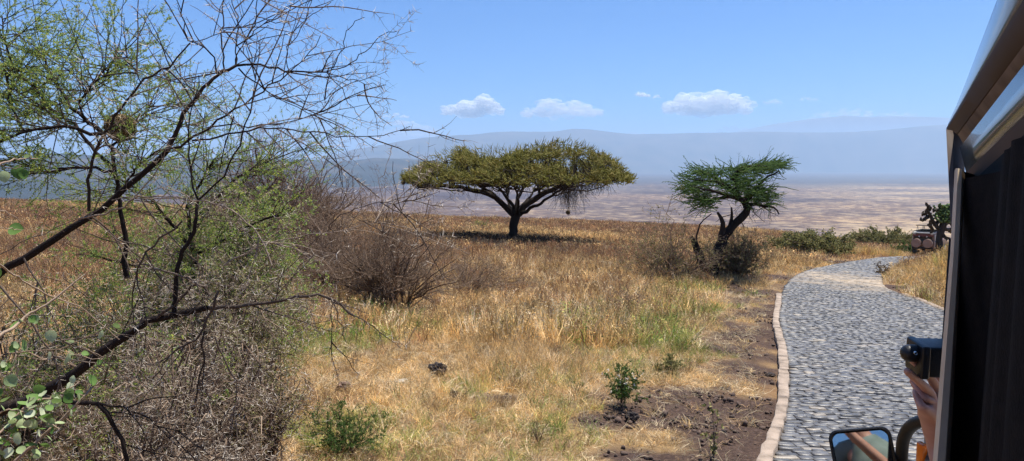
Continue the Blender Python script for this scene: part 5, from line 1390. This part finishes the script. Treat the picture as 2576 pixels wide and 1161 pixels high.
# ------------------------------------------------------------------ the vehicle the picture is taken from
TANP = mat_noise('dusty beige car paint', [(.3, (.50, .39, .26)), (.55, (.62, .49, .33)), (.75, (.68, .55, .38))], 9, .6, .05, 60)
BRN = mat_noise('brown gutter and shaded tan frame', [(.3, (.060, .043, .034)), (.7, (.078, .056, .044))], 2.5, .75, spec=.2)  # on the window frame this brown is tan paint with shade mixed in
DARKT = mat_noise('dark interior trim', [(.3, (.006, .006, .006)), (.7, (.011, .010, .009))], 3, .9, spec=.08)
BLACKP = mat_noise('black plastic', [(.3, (.006, .006, .007)), (.7, (.010, .010, .012))], 40, .4, .1, 300, spec=.35)
GLS = mat_noise('tinted side glass', [(.3, (.05, .08, .09)), (.7, (.06, .09, .10))], .7, .14, spec=.35)
ROOFP = mat_noise('glossy roof paint', [(.3, (.06, .09, .14)), (.7, (.10, .13, .18))], 2, .12, spec=.4)
CURT = mat_noise('charcoal curtain cloth', [(.3, (.007, .007, .007)), (.7, (.014, .012, .011))], 60, .95, .2, 300, spec=.1)  # near-black cloth colour carries the darkness of the unlit interior

def own_vehicle():
    fl = gcast(2900, 1400)
    org = np.array([1.3, 1.2, 0.]); org[2] = float(G0(1.3, 1.2))
    t = thing('safari_vehicle', 'beige safari vehicle close beside the camera with open window, gutter rail and black mirror', 'vehicle', org)
    bm_ = lambda: Geo()
    RX = np.array([1., 0, 0])
    def strip(name, front, rear, mat, thick=None, smooth_=False, nseg=14, rows=None):
        """front/rear: lists of world points of the same length; lofted lengthwise, closed behind by a second skin shifted by thick"""
        Fp = np.array(front, float); Rp = np.array(rear, float); m = len(Fp)
        V = np.array([Fp + (Rp - Fp) * k / nseg for k in range(nseg + 1)]).reshape(-1, 3)
        th = np.asarray(thick if thick is not None else (.03, .01, 0.))
        V2 = V + th
        i = np.arange(nseg)[:, None] * m; j = np.arange(m - 1)[None]; q = np.stack([i + j, i + j + 1, i + m + j + 1, i + m + j], -1).reshape(-1, 4)
        n = len(V); Fq = [q, q[:, ::-1] + n]
        e1 = np.array([[k, k + 1, k + 1 + n, k + n] for k in range(m - 1)]); e2 = e1[:, ::-1] + nseg * m
        s1 = np.array([[k * m, k * m + n, (k + 1) * m + n, (k + 1) * m] for k in range(nseg)]); s2 = s1[:, ::-1] + (m - 1)
        me = make_mesh(name, np.vstack([V, V2]) - org, [np.vstack(Fq + [e1, e2, s1, s2])], None, smooth_)
        bm = bmesh.new(); bm.from_mesh(me); bmesh.ops.recalc_face_normals(bm, faces=bm.faces); bm.to_mesh(me); bm.free()
        if smooth_: me.set_sharp_from_angle(angle=rad(40))
        return link(name, me, mat, t)
    DF, DR = 1.95, .62
    # roof side above the gutter, bending inwards
    f = [P(2384, 318, DF), P(2402, 282, DF - .02), P(2417, 249, DF), P(2430, 205, DF + .04), P(2448, 190, DF + .2), P(2640, 180, DF + .7)]
    r = [P(2700, -215, DR), P(2688, -255, DR), P(2676, -300, DR), P(2660, -360, DR), P(2668, -420, DR + .06), P(2980, -760, DR + .5)]
    # longitudinal lines keep to the traced silhouette: (2384,318)->(2560,0), (2420,231)->(2514,0)
    f = [P(2386, 322, DF), P(2384, 314, DF), P(2404, 270, DF), P(2421, 229, DF), P(2436, 205, DF + .1), P(2700, 190, DF + 1.)]
    r = [P(2700, -210, DR), P(2684, -222, DR), P(2650, -300, DR), P(2622, -300, DR), P(2640, -330, DR + .05), P(3100, -600, DR + .8)]
    strip('roof', f, r, ROOFP, (.02, .012, -.012), True, 20)
    # gutter rail (dark upper face, lighter lower lip)
    f = [P(2381, 322, DF - .01), P(2380, 330, DF - .02), P(2397, 352, DF - .01), P(2404, 352, DF)]
    r = [P(2703, -216, DR - .005), P(2712, -200, DR - .012), P(2752, -130, DR - .005), P(2760, -116, DR)]
    strip('gutter_rail', f, r, BRN, (.03, .02, 0), True, 20)
    f = [P(2399, 353, DF - .025), P(2408, 362, DF - .03), P(2414, 372, DF - .02)]
    r = [P(2753, -126, DR - .018), P(2764, -112, DR - .022), P(2774, -92, DR - .015)]
    strip('rail_lip', f, r, mat_noise('worn tan rail edge', [(.3, (.08, .055, .04)), (.7, (.16, .115, .085))], 18, .7, spec=.25), (.03, .02, 0), True, 20)
    # front end cap running down from the roof to the window pillar
    g = Geo()
    f = [P(2380, 326, 1.60), P(2397, 340, 1.58), P(2412, 366, 1.56)]; r = [P(2393, 590, 1.36), P(2400, 588, 1.34), P(2410, 586, 1.33)]
    strip('roof_end_post', f, r, BRN, (.04, .05, 0), True, 8)
    # upper side glass panel
    f = [P(2414, 372, 1.50), P(2432, 441, 1.46)]; r = [P(2774, -92, DR - .01), P(2774, 108, DR - .02)]
    strip('upper_side_glass', f, r, GLS, (.012, .006, 0), False, 6)
    f = [P(2428, 436, 1.45), P(2434, 449, 1.44), P(2444, 470, 1.43)]; r = [P(2774, 100, DR - .03), P(2782, 122, DR - .035), P(2790, 160, DR - .03)]
    strip('window_frame', f, r, BRN, (.03, .02, 0), True, 10)
    f = [P(2440, 462, 1.43), P(2460, 500, 1.40)]; r = [P(2786, 150, DR - .03), P(2810, 330, DR - .02)]
    strip('window_header', f, r, DARKT, (.05, .03, 0), False, 6)
    # light painted pillar leaning outwards towards the sill
    f = [P(2407, 430, 1.16), P(2410, 424, 1.15), P(2420, 426, 1.15), P(2428, 440, 1.16)]
    mid_ = [P(2396, 640, 1.10), P(2399, 640, 1.09), P(2411, 640, 1.09), P(2418, 640, 1.10)]
    lo = [P(2346, 1240, .98), P(2352, 1240, .97), P(2373, 1240, .97), P(2386, 1240, .98)]
    strip('window_pillar', f, mid_, TANP, (.008, .02, 0), True, 8)
    strip('window_pillar', mid_, lo, TANP, (.008, .02, 0), True, 14)
    strip('pillar_shade_strip', [P(2418, 430, 1.20), P(2452, 440, 1.35)], [P(2374, 1240, 1.02), P(2420, 1240, 1.15)], DARKT, (.01, .02, 0), False, 6)  # near-black strip added where the pillar's inner face lies in shade
    # rubber seal in front of it and the body below the sill line
    strip('window_seal', [P(2387, 600, 1.7), P(2396, 600, 1.7)], [P(2362, 960, 1.62), P(2376, 960, 1.62)], BLACKP, (.03, .02, 0), False, 6)
    # door skin going down from the window sill (outside, seen beyond the pillar)
    f = [P(2326, 1072, 1.95), P(2331, 1066, 1.94), P(2341, 1066, 1.93), P(2352, 1068, 1.92)]
    r = [P(2318, 1300, 1.80), P(2325, 1300, 1.79), P(2340, 1300, 1.78), P(2356, 1300, 1.77)]
    strip('door_edge', f[:2] + f[2:], r, mat_noise('striped tan door edge', [(.35, (.06, .045, .03)), (.5, (.2, .16, .11)), (.7, (.3, .24, .17))], 35, .5), (.05, .08, 0), True, 6)
    # lower door panel down to the sill and the wheels: real body under the windows
    u = np.array([math.sin(rad(25)), math.cos(rad(25)), 0]); nrr = np.array([math.cos(rad(25)), -math.sin(rad(25)), 0])
    def W(a, v, z): return u * a + nrr * v + np.array([0, 0, z])
    gz = float(G0(.8, 1.0))
    bm = bmesh.new()
    Rm = Matrix.Rotation(-rad(25), 3, 'Z')
    def vb(bm, a0, a1, v0, v1, z0, z1, bev=.03):
        c = W((a0 + a1) / 2, (v0 + v1) / 2, (z0 + z1) / 2) - org; bevel_box(bm, c, (v1 - v0, a1 - a0, z1 - z0), bev, Rm)
    bm = bmesh.new()
    vb(bm, -2.4, 2.0, .36, 1.98, .75, 1.52, .05); vb(bm, 2.0, 3.2, .52, 1.84, .75, 1.38, .08)
    bm_obj('body', bm, TANP, t)
    bm = bmesh.new(); vb(bm, -2.4, 1.5, 1.93, 1.97, 1.5, 2.42, .01); vb(bm, -2.44, -2.4, .25, 1.97, 1.5, 2.42, .01); vb(bm, -2.4, 1.7, .40, 1.9, 2.50, 2.53, .01)
    vb(bm, 1.25, 1.3, .50, 1.93, 1.5, 2.5, .01)
    bm_obj('interior_lining', bm, DARKT, t)
    for a in (-1.6, 2.4):
        for v in (.52, 1.72):
            c = W(a, v, .37 + gz) - org
            w = link('wheel', None, parent=t, loc=c); w.rotation_euler = (0, 0, -rad(25))
            bm = bmesh.new(); bmesh.ops.create_cone(bm, segments=36, radius1=.38, radius2=.38, depth=.24, cap_ends=True, matrix=Matrix.Rotation(rad(90), 4, 'Y'))
            bmesh.ops.bevel(bm, geom=[e for e in bm.edges if e.calc_face_angle(0) > 1], offset=.05, segments=3, affect='EDGES'); bm_obj('tyre', bm, BLACKP, w)
            bm = bmesh.new(); bmesh.ops.create_cone(bm, segments=24, radius1=.2, radius2=.16, depth=.27, cap_ends=True, matrix=Matrix.Rotation(rad(90), 4, 'Y')); bm_obj('rim', bm, TANP, w)
    # curtain inside the window: folded sheet with the interior's shade in its colour
    rows = 30; cols = 150; V = []
    for i in range(rows + 1):
        for j in range(cols + 1):
            s = j / cols; z = 2.362 + .10 * s - i / rows * 1.3; a = 1.50 - s * 1.0
            v = .128 + .012 * math.sin(s * 17 + 2.2 * math.sin(s * 5) + .3 * math.sin(i * .12)) + .004 * math.sin(s * 47 + 3 * math.sin(s * 11) + i * .04) - .02 * (i / rows)
            V.append(W(a, v, z) - org)
    i = np.arange(rows)[:, None] * (cols + 1); j = np.arange(cols)[None]
    q = np.stack([i + j, i + j + 1, i + cols + 2 + j, i + cols + 1 + j], -1).reshape(-1, 4)
    link('dark_fill_curtain', make_mesh('dark_fill_curtain', np.array(V), [q], None, True), CURT, t)
    # mirror: housing, glass, bent tube arm
    mc = P(2183, 1202, 2.15) - org
    mrr = link('mirror', None, parent=t, loc=mc)
    # face normal back towards the rear of the vehicle
    yawm = rad(-24.5); rt = (Matrix.Rotation(yawm, 3, 'Z') @ Matrix.Rotation(rad(-13.5), 3, 'X') @ Matrix.Rotation(rad(-13), 3, 'Y'))
    def rrect(bm, w, h, rad_, y0, y1, inset=0.):
        out = []
        for (cx_, cz_, a0) in [(w / 2 - rad_, h / 2 - rad_, 0), (-w / 2 + rad_, h / 2 - rad_, 90), (-w / 2 + rad_, -h / 2 + rad_, 180), (w / 2 - rad_, -h / 2 + rad_, 270)]:
            for k in range(7):
                an = rad(a0 + k * 15); out.append((cx_ + math.cos(an) * rad_, cz_ + math.sin(an) * rad_))
        return out
    bm = bmesh.new(); Wm, Hm = .166, .27; rings = []
    for (sc_, y, ins) in [(1, 0, .010), (1, -.008, .004), (1, -.006, 0), (1, .02, 0), (.93, .055, 0), (.6, .075, 0)]:
        o_ = rrect(bm, Wm * sc_ - 2 * ins, Hm * sc_ - 2 * ins, .026 * sc_, 0, 0)
        rings.append([bm.verts.new(rt @ Vector((a, y, b_))) for a, b_ in o_])
    for a_, b_ in zip(rings[:-1], rings[1:]):
        for k in range(28): bm.faces.new((a_[k], a_[(k + 1) % 28], b_[(k + 1) % 28], b_[k]))
    bm.faces.new(rings[-1]); bmesh.ops.recalc_face_normals(bm, faces=bm.faces)
    bm_obj('mirror_housing', bm, BLACKP, mrr)
    bm = bmesh.new(); o_ = rrect(bm, Wm - .020, Hm - .020, .018, 0, 0); bm.faces.new([bm.verts.new(rt @ Vector((a, -.002, b_))) for a, b_ in o_]); 
    bmesh.ops.recalc_face_normals(bm, faces=bm.faces)
    r_ = bmesh.ops.extrude_face_region(bm, geom=list(bm.faces)); 
    for v_ in [x for x in r_['geom'] if isinstance(x, bmesh.types.BMVert)]: v_.co += rt @ Vector((0, .004, 0))
    bmesh.ops.recalc_face_normals(bm, faces=bm.faces)
    mm, nt = newmat('mirror silver'); b_ = N(nt, 'ShaderNodeBsdfPrincipled', Roughness=.02, Metallic=1.); b_.inputs['Base Color'].default_value = (.5, .52, .5, 1); o2 = N(nt, 'ShaderNodeOutputMaterial'); L(nt, b_.outputs[0], o2.inputs[0])
    bm_obj('mirror_glass', bm, mm, mrr, False)
    g = Geo(); pl = [P(2225, 1290, 2.2), P(2266, 1215, 2.18), P(2268, 1150, 2.14), P(2271, 1108, 2.10), P(2284, 1078, 2.06), P(2306, 1062, 2.02), P(2335, 1055, 1.98), P(2375, 1056, 1.94), P(2420, 1060, 1.92)]
    q = smooth(resample(np.array(pl), 40), 3); g.tube(q, np.full(40, .0165), .5, 14); g.build('mirror_arm', BLACKP, t, org, True)
    # orange side indicator
    bm = bmesh.new(); bevel_box(bm, P(2319, 1142, 1.9) - org, (.016, .03, .055), .006)
    om, nt = newmat('orange indicator lens'); b_ = N(nt, 'ShaderNodeBsdfPrincipled', Roughness=.2); b_.inputs['Base Color'].default_value = (.95, .20, .01, 1); b_.inputs['Transmission Weight'].default_value = .2; o2 = N(nt, 'ShaderNodeOutputMaterial'); L(nt, b_.outputs[0], o2.inputs[0])
    bm_obj('side_indicator', bm, om, t)
own_vehicle()

# ------------------------------------------------------------------ passenger's hand and camera
def skin_mat():
    m_, nt = newmat('skin'); tc = N(nt, 'ShaderNodeTexCoord'); n1 = N(nt, 'ShaderNodeTexNoise', Scale=22., Detail=5.); L(nt, tc.outputs['Object'], n1.inputs['Vector'])
    r = ramp(nt, [(.3, (.42, .20, .14)), (.7, (.56, .30, .21))]); L(nt, n1.outputs[0], r.inputs[0])
    b = N(nt, 'ShaderNodeBsdfPrincipled', Roughness=.5); L(nt, r.outputs[0], b.inputs['Base Color']); 
    n2 = N(nt, 'ShaderNodeTexVoronoi', Scale=420.); L(nt, tc.outputs['Object'], n2.inputs['Vector']); bp = N(nt, 'ShaderNodeBump', Strength=.12, Distance=.002); L(nt, n2.outputs[0], bp.inputs['Height']); L(nt, bp.outputs[0], b.inputs['Normal'])
    o = N(nt, 'ShaderNodeOutputMaterial'); L(nt, b.outputs[0], o.inputs[0]); return m_
def passenger():
    D = 1.5
    bm = bmesh.new(); sl = bm.verts.layers.skin.verify(); J = {}
    def v(n, px, py, dd, r, r2=None):
        q = bm.verts.new(Vector(P(px, py, D + dd))); q[sl].radius = (r, r2 or r); J[n] = q
    def vw(n, p, r, r2=None):
        q = bm.verts.new(Vector(p)); q[sl].radius = (r, r2 or r); J[n] = q
    def chain(*ns):
        for a, b in zip(ns[:-1], ns[1:]): bm.edges.new((J[a], J[b]))
    v('wrist', 2358, 1118, .03, .022); v('palm0', 2349, 1078, .02, .025); v('palm', 2344, 1035, .01, .025)
    v('k1', 2361, 985, .02, .0115); v('k2', 2341, 990, .0, .0110); v('k3', 2326, 1004, -.012, .0105); v('k4', 2319, 1026, -.025, .0095)
    v('a1', 2341, 950, .01, .0082); v('a2', 2316, 924, .0, .0078); v('a3', 2292, 905, -.01, .0072)
    v('b1', 2320, 968, -.012, .0084); v('b2', 2298, 949, -.02, .0078); v('b3', 2277, 929, -.028, .0076)
    v('c1', 2312, 985, .004, .0080); v('c2', 2302, 968, .016, .0075); v('c3', 2294, 953, .028, .007)
    v('d1', 2311, 1010, -.012, .0075); v('d2', 2305, 994, .0, .007); v('d3', 2303, 980, .014, .0065)
    v('t0', 2364, 1035, .05, .015); v('t1', 2370, 998, .07, .0115); v('t2', 2364, 966, .075, .0098); v('t3', 2352, 945, .072, .0085)
    sh = P(2560, 1250, 1.35); 
    elbow = P(2440, 1330, 1.42); shoulder = P(2650, 1010, 1.2) 
    vw('fore', (np.array(J['wrist'].co) * .55 + elbow * .45), .033); vw('elbow', elbow, .042); vw('upper', (elbow + shoulder) / 2, .05); vw('shoulder', shoulder, .062)
    chest = shoulder + np.array([.24, -.02, -.22]); vw('chest', chest, .12); vw('belly', chest + [0, 0, -.25], .12); vw('hips', chest + [0, 0, -.45], .13)
    vw('neck', chest + [0, .01, .17], .055); vw('head0', chest + [0, .02, .26], .07); vw('head', chest + [0, .03, .35], .092); vw('crown', chest + [0, .01, .43], .07)
    rs = chest + np.array([.19, 0, .03]); vw('rsh', rs, .06); vw('relb', rs + [.05, .02, -.28], .042); vw('rwr', rs + [-.12, .16, -.22], .028)
    for s, nm in ((-.09, 'l'), (.09, 'r')):
        vw(nm + 'hip', chest + [s, .04, -.5], .085); vw(nm + 'knee', chest + [s, .45, -.5], .06); vw(nm + 'foot', chest + [s, .5, -.88], .045); chain('hips', nm + 'hip', nm + 'knee', nm + 'foot')
    chain('hips', 'belly', 'chest', 'shoulder', 'upper', 'elbow', 'fore', 'wrist', 'palm0', 'palm'); chain('chest', 'neck', 'head0', 'head', 'crown'); chain('chest', 'rsh', 'relb', 'rwr')
    for k in '1234': bm.edges.new((J['palm'], J['k' + k]))
    chain('k1', 'a1', 'a2', 'a3'); chain('k2', 'b1', 'b2', 'b3'); chain('k3', 'c1', 'c2', 'c3'); chain('k4', 'd1', 'd2', 'd3'); chain('palm0', 't0', 't1', 't2', 't3')
    J['hips'][sl].use_root = True
    me = bpy.data.meshes.new('person'); bm.to_mesh(me); bm.free()
    o = link('person', me, skin_mat()); tag(o, 'passenger reaching a bare hand out of the vehicle window to steady a black camera', 'person')
    sk = o.modifiers.new('skin', 'SKIN'); sk.use_smooth_shade = True; s = o.modifiers.new('sub', 'SUBSURF'); s.levels = 2; s.render_levels = 2
    # shirt body so that only arm and head are bare
    g = Geo(); g.tube(fine(np.array([chest + [0, 0, .12], chest + [0, 0, 0], chest + [0, 0, -.25], chest + [0, 0, -.47]]), 10), np.array([.07, .13, .155, .155, .15, .145, .145, .15, .15, .14]), .5, 20)
    g.tube(fine(np.array([chest + [-.06, 0, .04], shoulder, (elbow + shoulder) / 2]), 8), np.array([.07, .075, .078, .076, .07, .066, .062, .06]), .5, 14)
    g.tube(fine(np.array([chest + [.06, 0, .04], rs, rs + [.03, .01, -.15]]), 8), np.array([.07, .075, .078, .076, .07, .066, .062, .06]), .5, 14)
    sh_ = g.build('shirt', mat_noise('grey green shirt cloth', [(.3, (.35, .4, .37)), (.7, (.42, .47, .44))], 20, .9), o, (0, 0, 0), True)
    # camera held by the hand
    c0 = P(2345, 902, 1.5)
    t = thing('black_camera', 'black box shaped camera with rounded lens hood held out of the vehicle window', 'camera', c0)
    bm = bmesh.new(); Rz = Matrix.Rotation(rad(-6), 3, 'Z') @ Matrix.Rotation(rad(3), 3, 'X')
    bevel_box(bm, P(2348, 900, 1.52) - c0, (.078, .075, .060), .006, Rz); bevel_box(bm, P(2309, 900, 1.50) - c0, (.016, .080, .064), .005, Rz)
    bm_obj('camera_body', bm, BLACKP, t)
    bm = bmesh.new(); lc = Vector(P(2300, 889, 1.49) - c0); prev = None
    for (lx, lr) in [(.004, .0165), (-.004, .0168), (-.011, .0165), (-.017, .0150), (-.0215, .0115), (-.0240, .0065), (-.0248, .001)]:
        ring = [bm.verts.new(lc + Vector((lx, math.cos(k * math.pi / 12) * lr * 1.1, math.sin(k * math.pi / 12) * lr))) for k in range(24)]
        if prev:
            for k in range(24): bm.faces.new((prev[k], prev[(k + 1) % 24], ring[(k + 1) % 24], ring[k]))
        prev = ring
    bm.faces.new(prev); bmesh.ops.recalc_face_normals(bm, faces=bm.faces)
    bm_obj('lens_hood', bm, BLACKP, t)
    g = Geo(); q0 = P(2302, 888, 1.46) - c0; g.tube([q0, q0 + np.array([-.001, -.006, 0])], [.0032, .0028], .9, 10); g.build('strap_lug', mat_noise('steel lug', [(.3, (.5, .5, .5)), (.7, (.6, .6, .6))], 3, .3, metal=1.), t)
passenger()

def photographer():
    bm = bmesh.new(); sl = bm.verts.layers.skin.verify(); J = {}
    def v(n, x, y, z, r): x -= .34 * (z > 1.5); q = bm.verts.new((x, y, z)); q[sl].radius = (r, r); J[n] = q
    v('hips', .42, -.50, 1.35, .15); v('belly', .36, -.48, 1.6, .14); v('chest', .24, -.44, 1.92, .14); v('neck', .14, -.38, 2.12, .055); v('head0', .10, -.34, 2.2, .07); v('head', .06, -.32, 2.32, .09); v('top', .06, -.34, 2.42, .07)
    ch = [('hips', 'belly'), ('belly', 'chest'), ('chest', 'neck'), ('neck', 'head0'), ('head0', 'head'), ('head', 'top')]
    for s, a in ((-1, 'l'), (1, 'r')):
        v(a + 's', .24 + s * .19, -.44, 2.0, .06); v(a + 'e', .22 + s * .27, -.34, 1.80, .042); v(a + 'w', .10 + s * .10, -.16, 2.06, .027); v(a + 'p', .07 + s * .08, -.12, 2.12, .03)
        v(a + 'h', .42 + s * .1, -.48, 1.28, .09); v(a + 'k', .46 + s * .12, -.2, 1.0, .06); v(a + 'f', .5 + s * .12, -.3, .55, .045)
        ch += [('chest', a + 's'), (a + 's', a + 'e'), (a + 'e', a + 'w'), (a + 'w', a + 'p'), ('hips', a + 'h'), (a + 'h', a + 'k'), (a + 'k', a + 'f')]
        for k in range(5):
            n0 = a + 'q%d' % k; v(n0, .07 + s * .08 - s * .012 * k, -.09 + .004 * k, 2.15 + .006 * k, .009); v(n0 + 'b', .06 + s * .06 - s * .012 * k, -.075, 2.19 + .004 * k, .008); ch += [(a + 'p', n0), (n0, n0 + 'b')]
    for a, b in ch: bm.edges.new((J[a], J[b]))
    J['hips'][sl].use_root = True
    me = bpy.data.meshes.new('person'); bm.to_mesh(me); bm.free()
    o = link('person', me, skin_mat()); tag(o, 'person in pale green shirt leaning out, seen in the wing mirror', 'person')
    sk = o.modifiers.new('skin', 'SKIN'); sk.use_smooth_shade = True; s = o.modifiers.new('sub', 'SUBSURF'); s.levels = 2; s.render_levels = 2
    g = Geo(); g.tube(fine(np.array([[-.17, -.40, 2.08], [-.10, -.44, 1.95], [.02, -.48, 1.6], [.35, -.50, 1.35]]), 10), np.array([.07, .14, .17, .175, .17, .165, .165, .165, .165, .16]), .5, 22)
    for s in (-1, 1): g.tube(fine(np.array([[-.10 + s * .08, -.44, 2.0], [-.10 + s * .19, -.44, 2.0], [-.11 + s * .25, -.38, 1.86]]), 8), np.array([.07, .078, .08, .078, .075, .072, .068, .066]), .5, 14)
    g.build('shirt', mat_noise('pale grey green shirt', [(.3, (.12, .16, .14)), (.7, (.26, .31, .28))], 9, .9), o, (0, 0, 0), True)
photographer()

# ------------------------------------------------------------------ camera, sun, sky
cam = bpy.data.cameras.new('camera'); co = bpy.data.objects.new('camera', cam); COL.objects.link(co)
co.location = (0, 0, CAMZ); co.rotation_euler = (rad(90) - PITCH, 0, 0)
cam.sensor_width = 36; cam.lens = 36 * F / 2576.; cam.clip_start = .05; cam.clip_end = 120000
scene.camera = co
SUN_EL, SUN_AZ = rad(74), rad(55)     # azimuth from +Y towards +X
sd = Vector((math.sin(SUN_AZ) * math.cos(SUN_EL), math.cos(SUN_AZ) * math.cos(SUN_EL), math.sin(SUN_EL)))
sl = bpy.data.lights.new('sun', 'SUN'); sl.energy = 5.0; sl.angle = rad(.5); sl.color = (1, .95, .86)
so = bpy.data.objects.new('sun', sl); COL.objects.link(so); so.rotation_euler = sd.to_track_quat('Z', 'Y').to_euler(); so.location = (0, 0, 40)
w = bpy.data.worlds.new('World'); scene.world = w; w.use_nodes = True; nt = w.node_tree; nt.nodes.clear()
sky = nt.nodes.new('ShaderNodeTexSky'); sky.sky_type = 'NISHITA'; sky.sun_disc = False; sky.sun_elevation = SUN_EL; sky.sun_rotation = SUN_AZ
sky.altitude = 1800; sky.air_density = 1.0; sky.dust_density = .3; sky.ozone_density = 5.0
bg = nt.nodes.new('ShaderNodeBackground'); bg.inputs[1].default_value = .066
ow = nt.nodes.new('ShaderNodeOutputWorld'); tn = nt.nodes.new('ShaderNodeMix'); tn.data_type = 'RGBA'; tn.blend_type = 'MULTIPLY'; tn.inputs[0].default_value = 1.; tn.inputs[7].default_value = (.30, .76, 1.20, 1); nt.links.new(sky.outputs[0], tn.inputs[6]); nt.links.new(tn.outputs[2], bg.inputs[0]); nt.links.new(bg.outputs[0], ow.inputs[0])
vs = scene.view_settings; vs.view_transform = 'Standard'; vs.look = 'None'; vs.exposure = .86; vs.gamma = 1
cy = scene.cycles
cy.max_bounces = 7; cy.diffuse_bounces = 3; cy.glossy_bounces = 3; cy.transmission_bounces = 3; cy.volume_bounces = 1; cy.transparent_max_bounces = 48
cy.use_adaptive_sampling = True; cy.adaptive_threshold = .015; cy.caustics_reflective = False; cy.caustics_refractive = False
cy.use_denoising = True
try: cy.denoiser = 'OPENIMAGEDENOISE'; cy.denoising_input_passes = 'RGB_ALBEDO_NORMAL'
except Exception: pass
scene.render.use_persistent_data = False
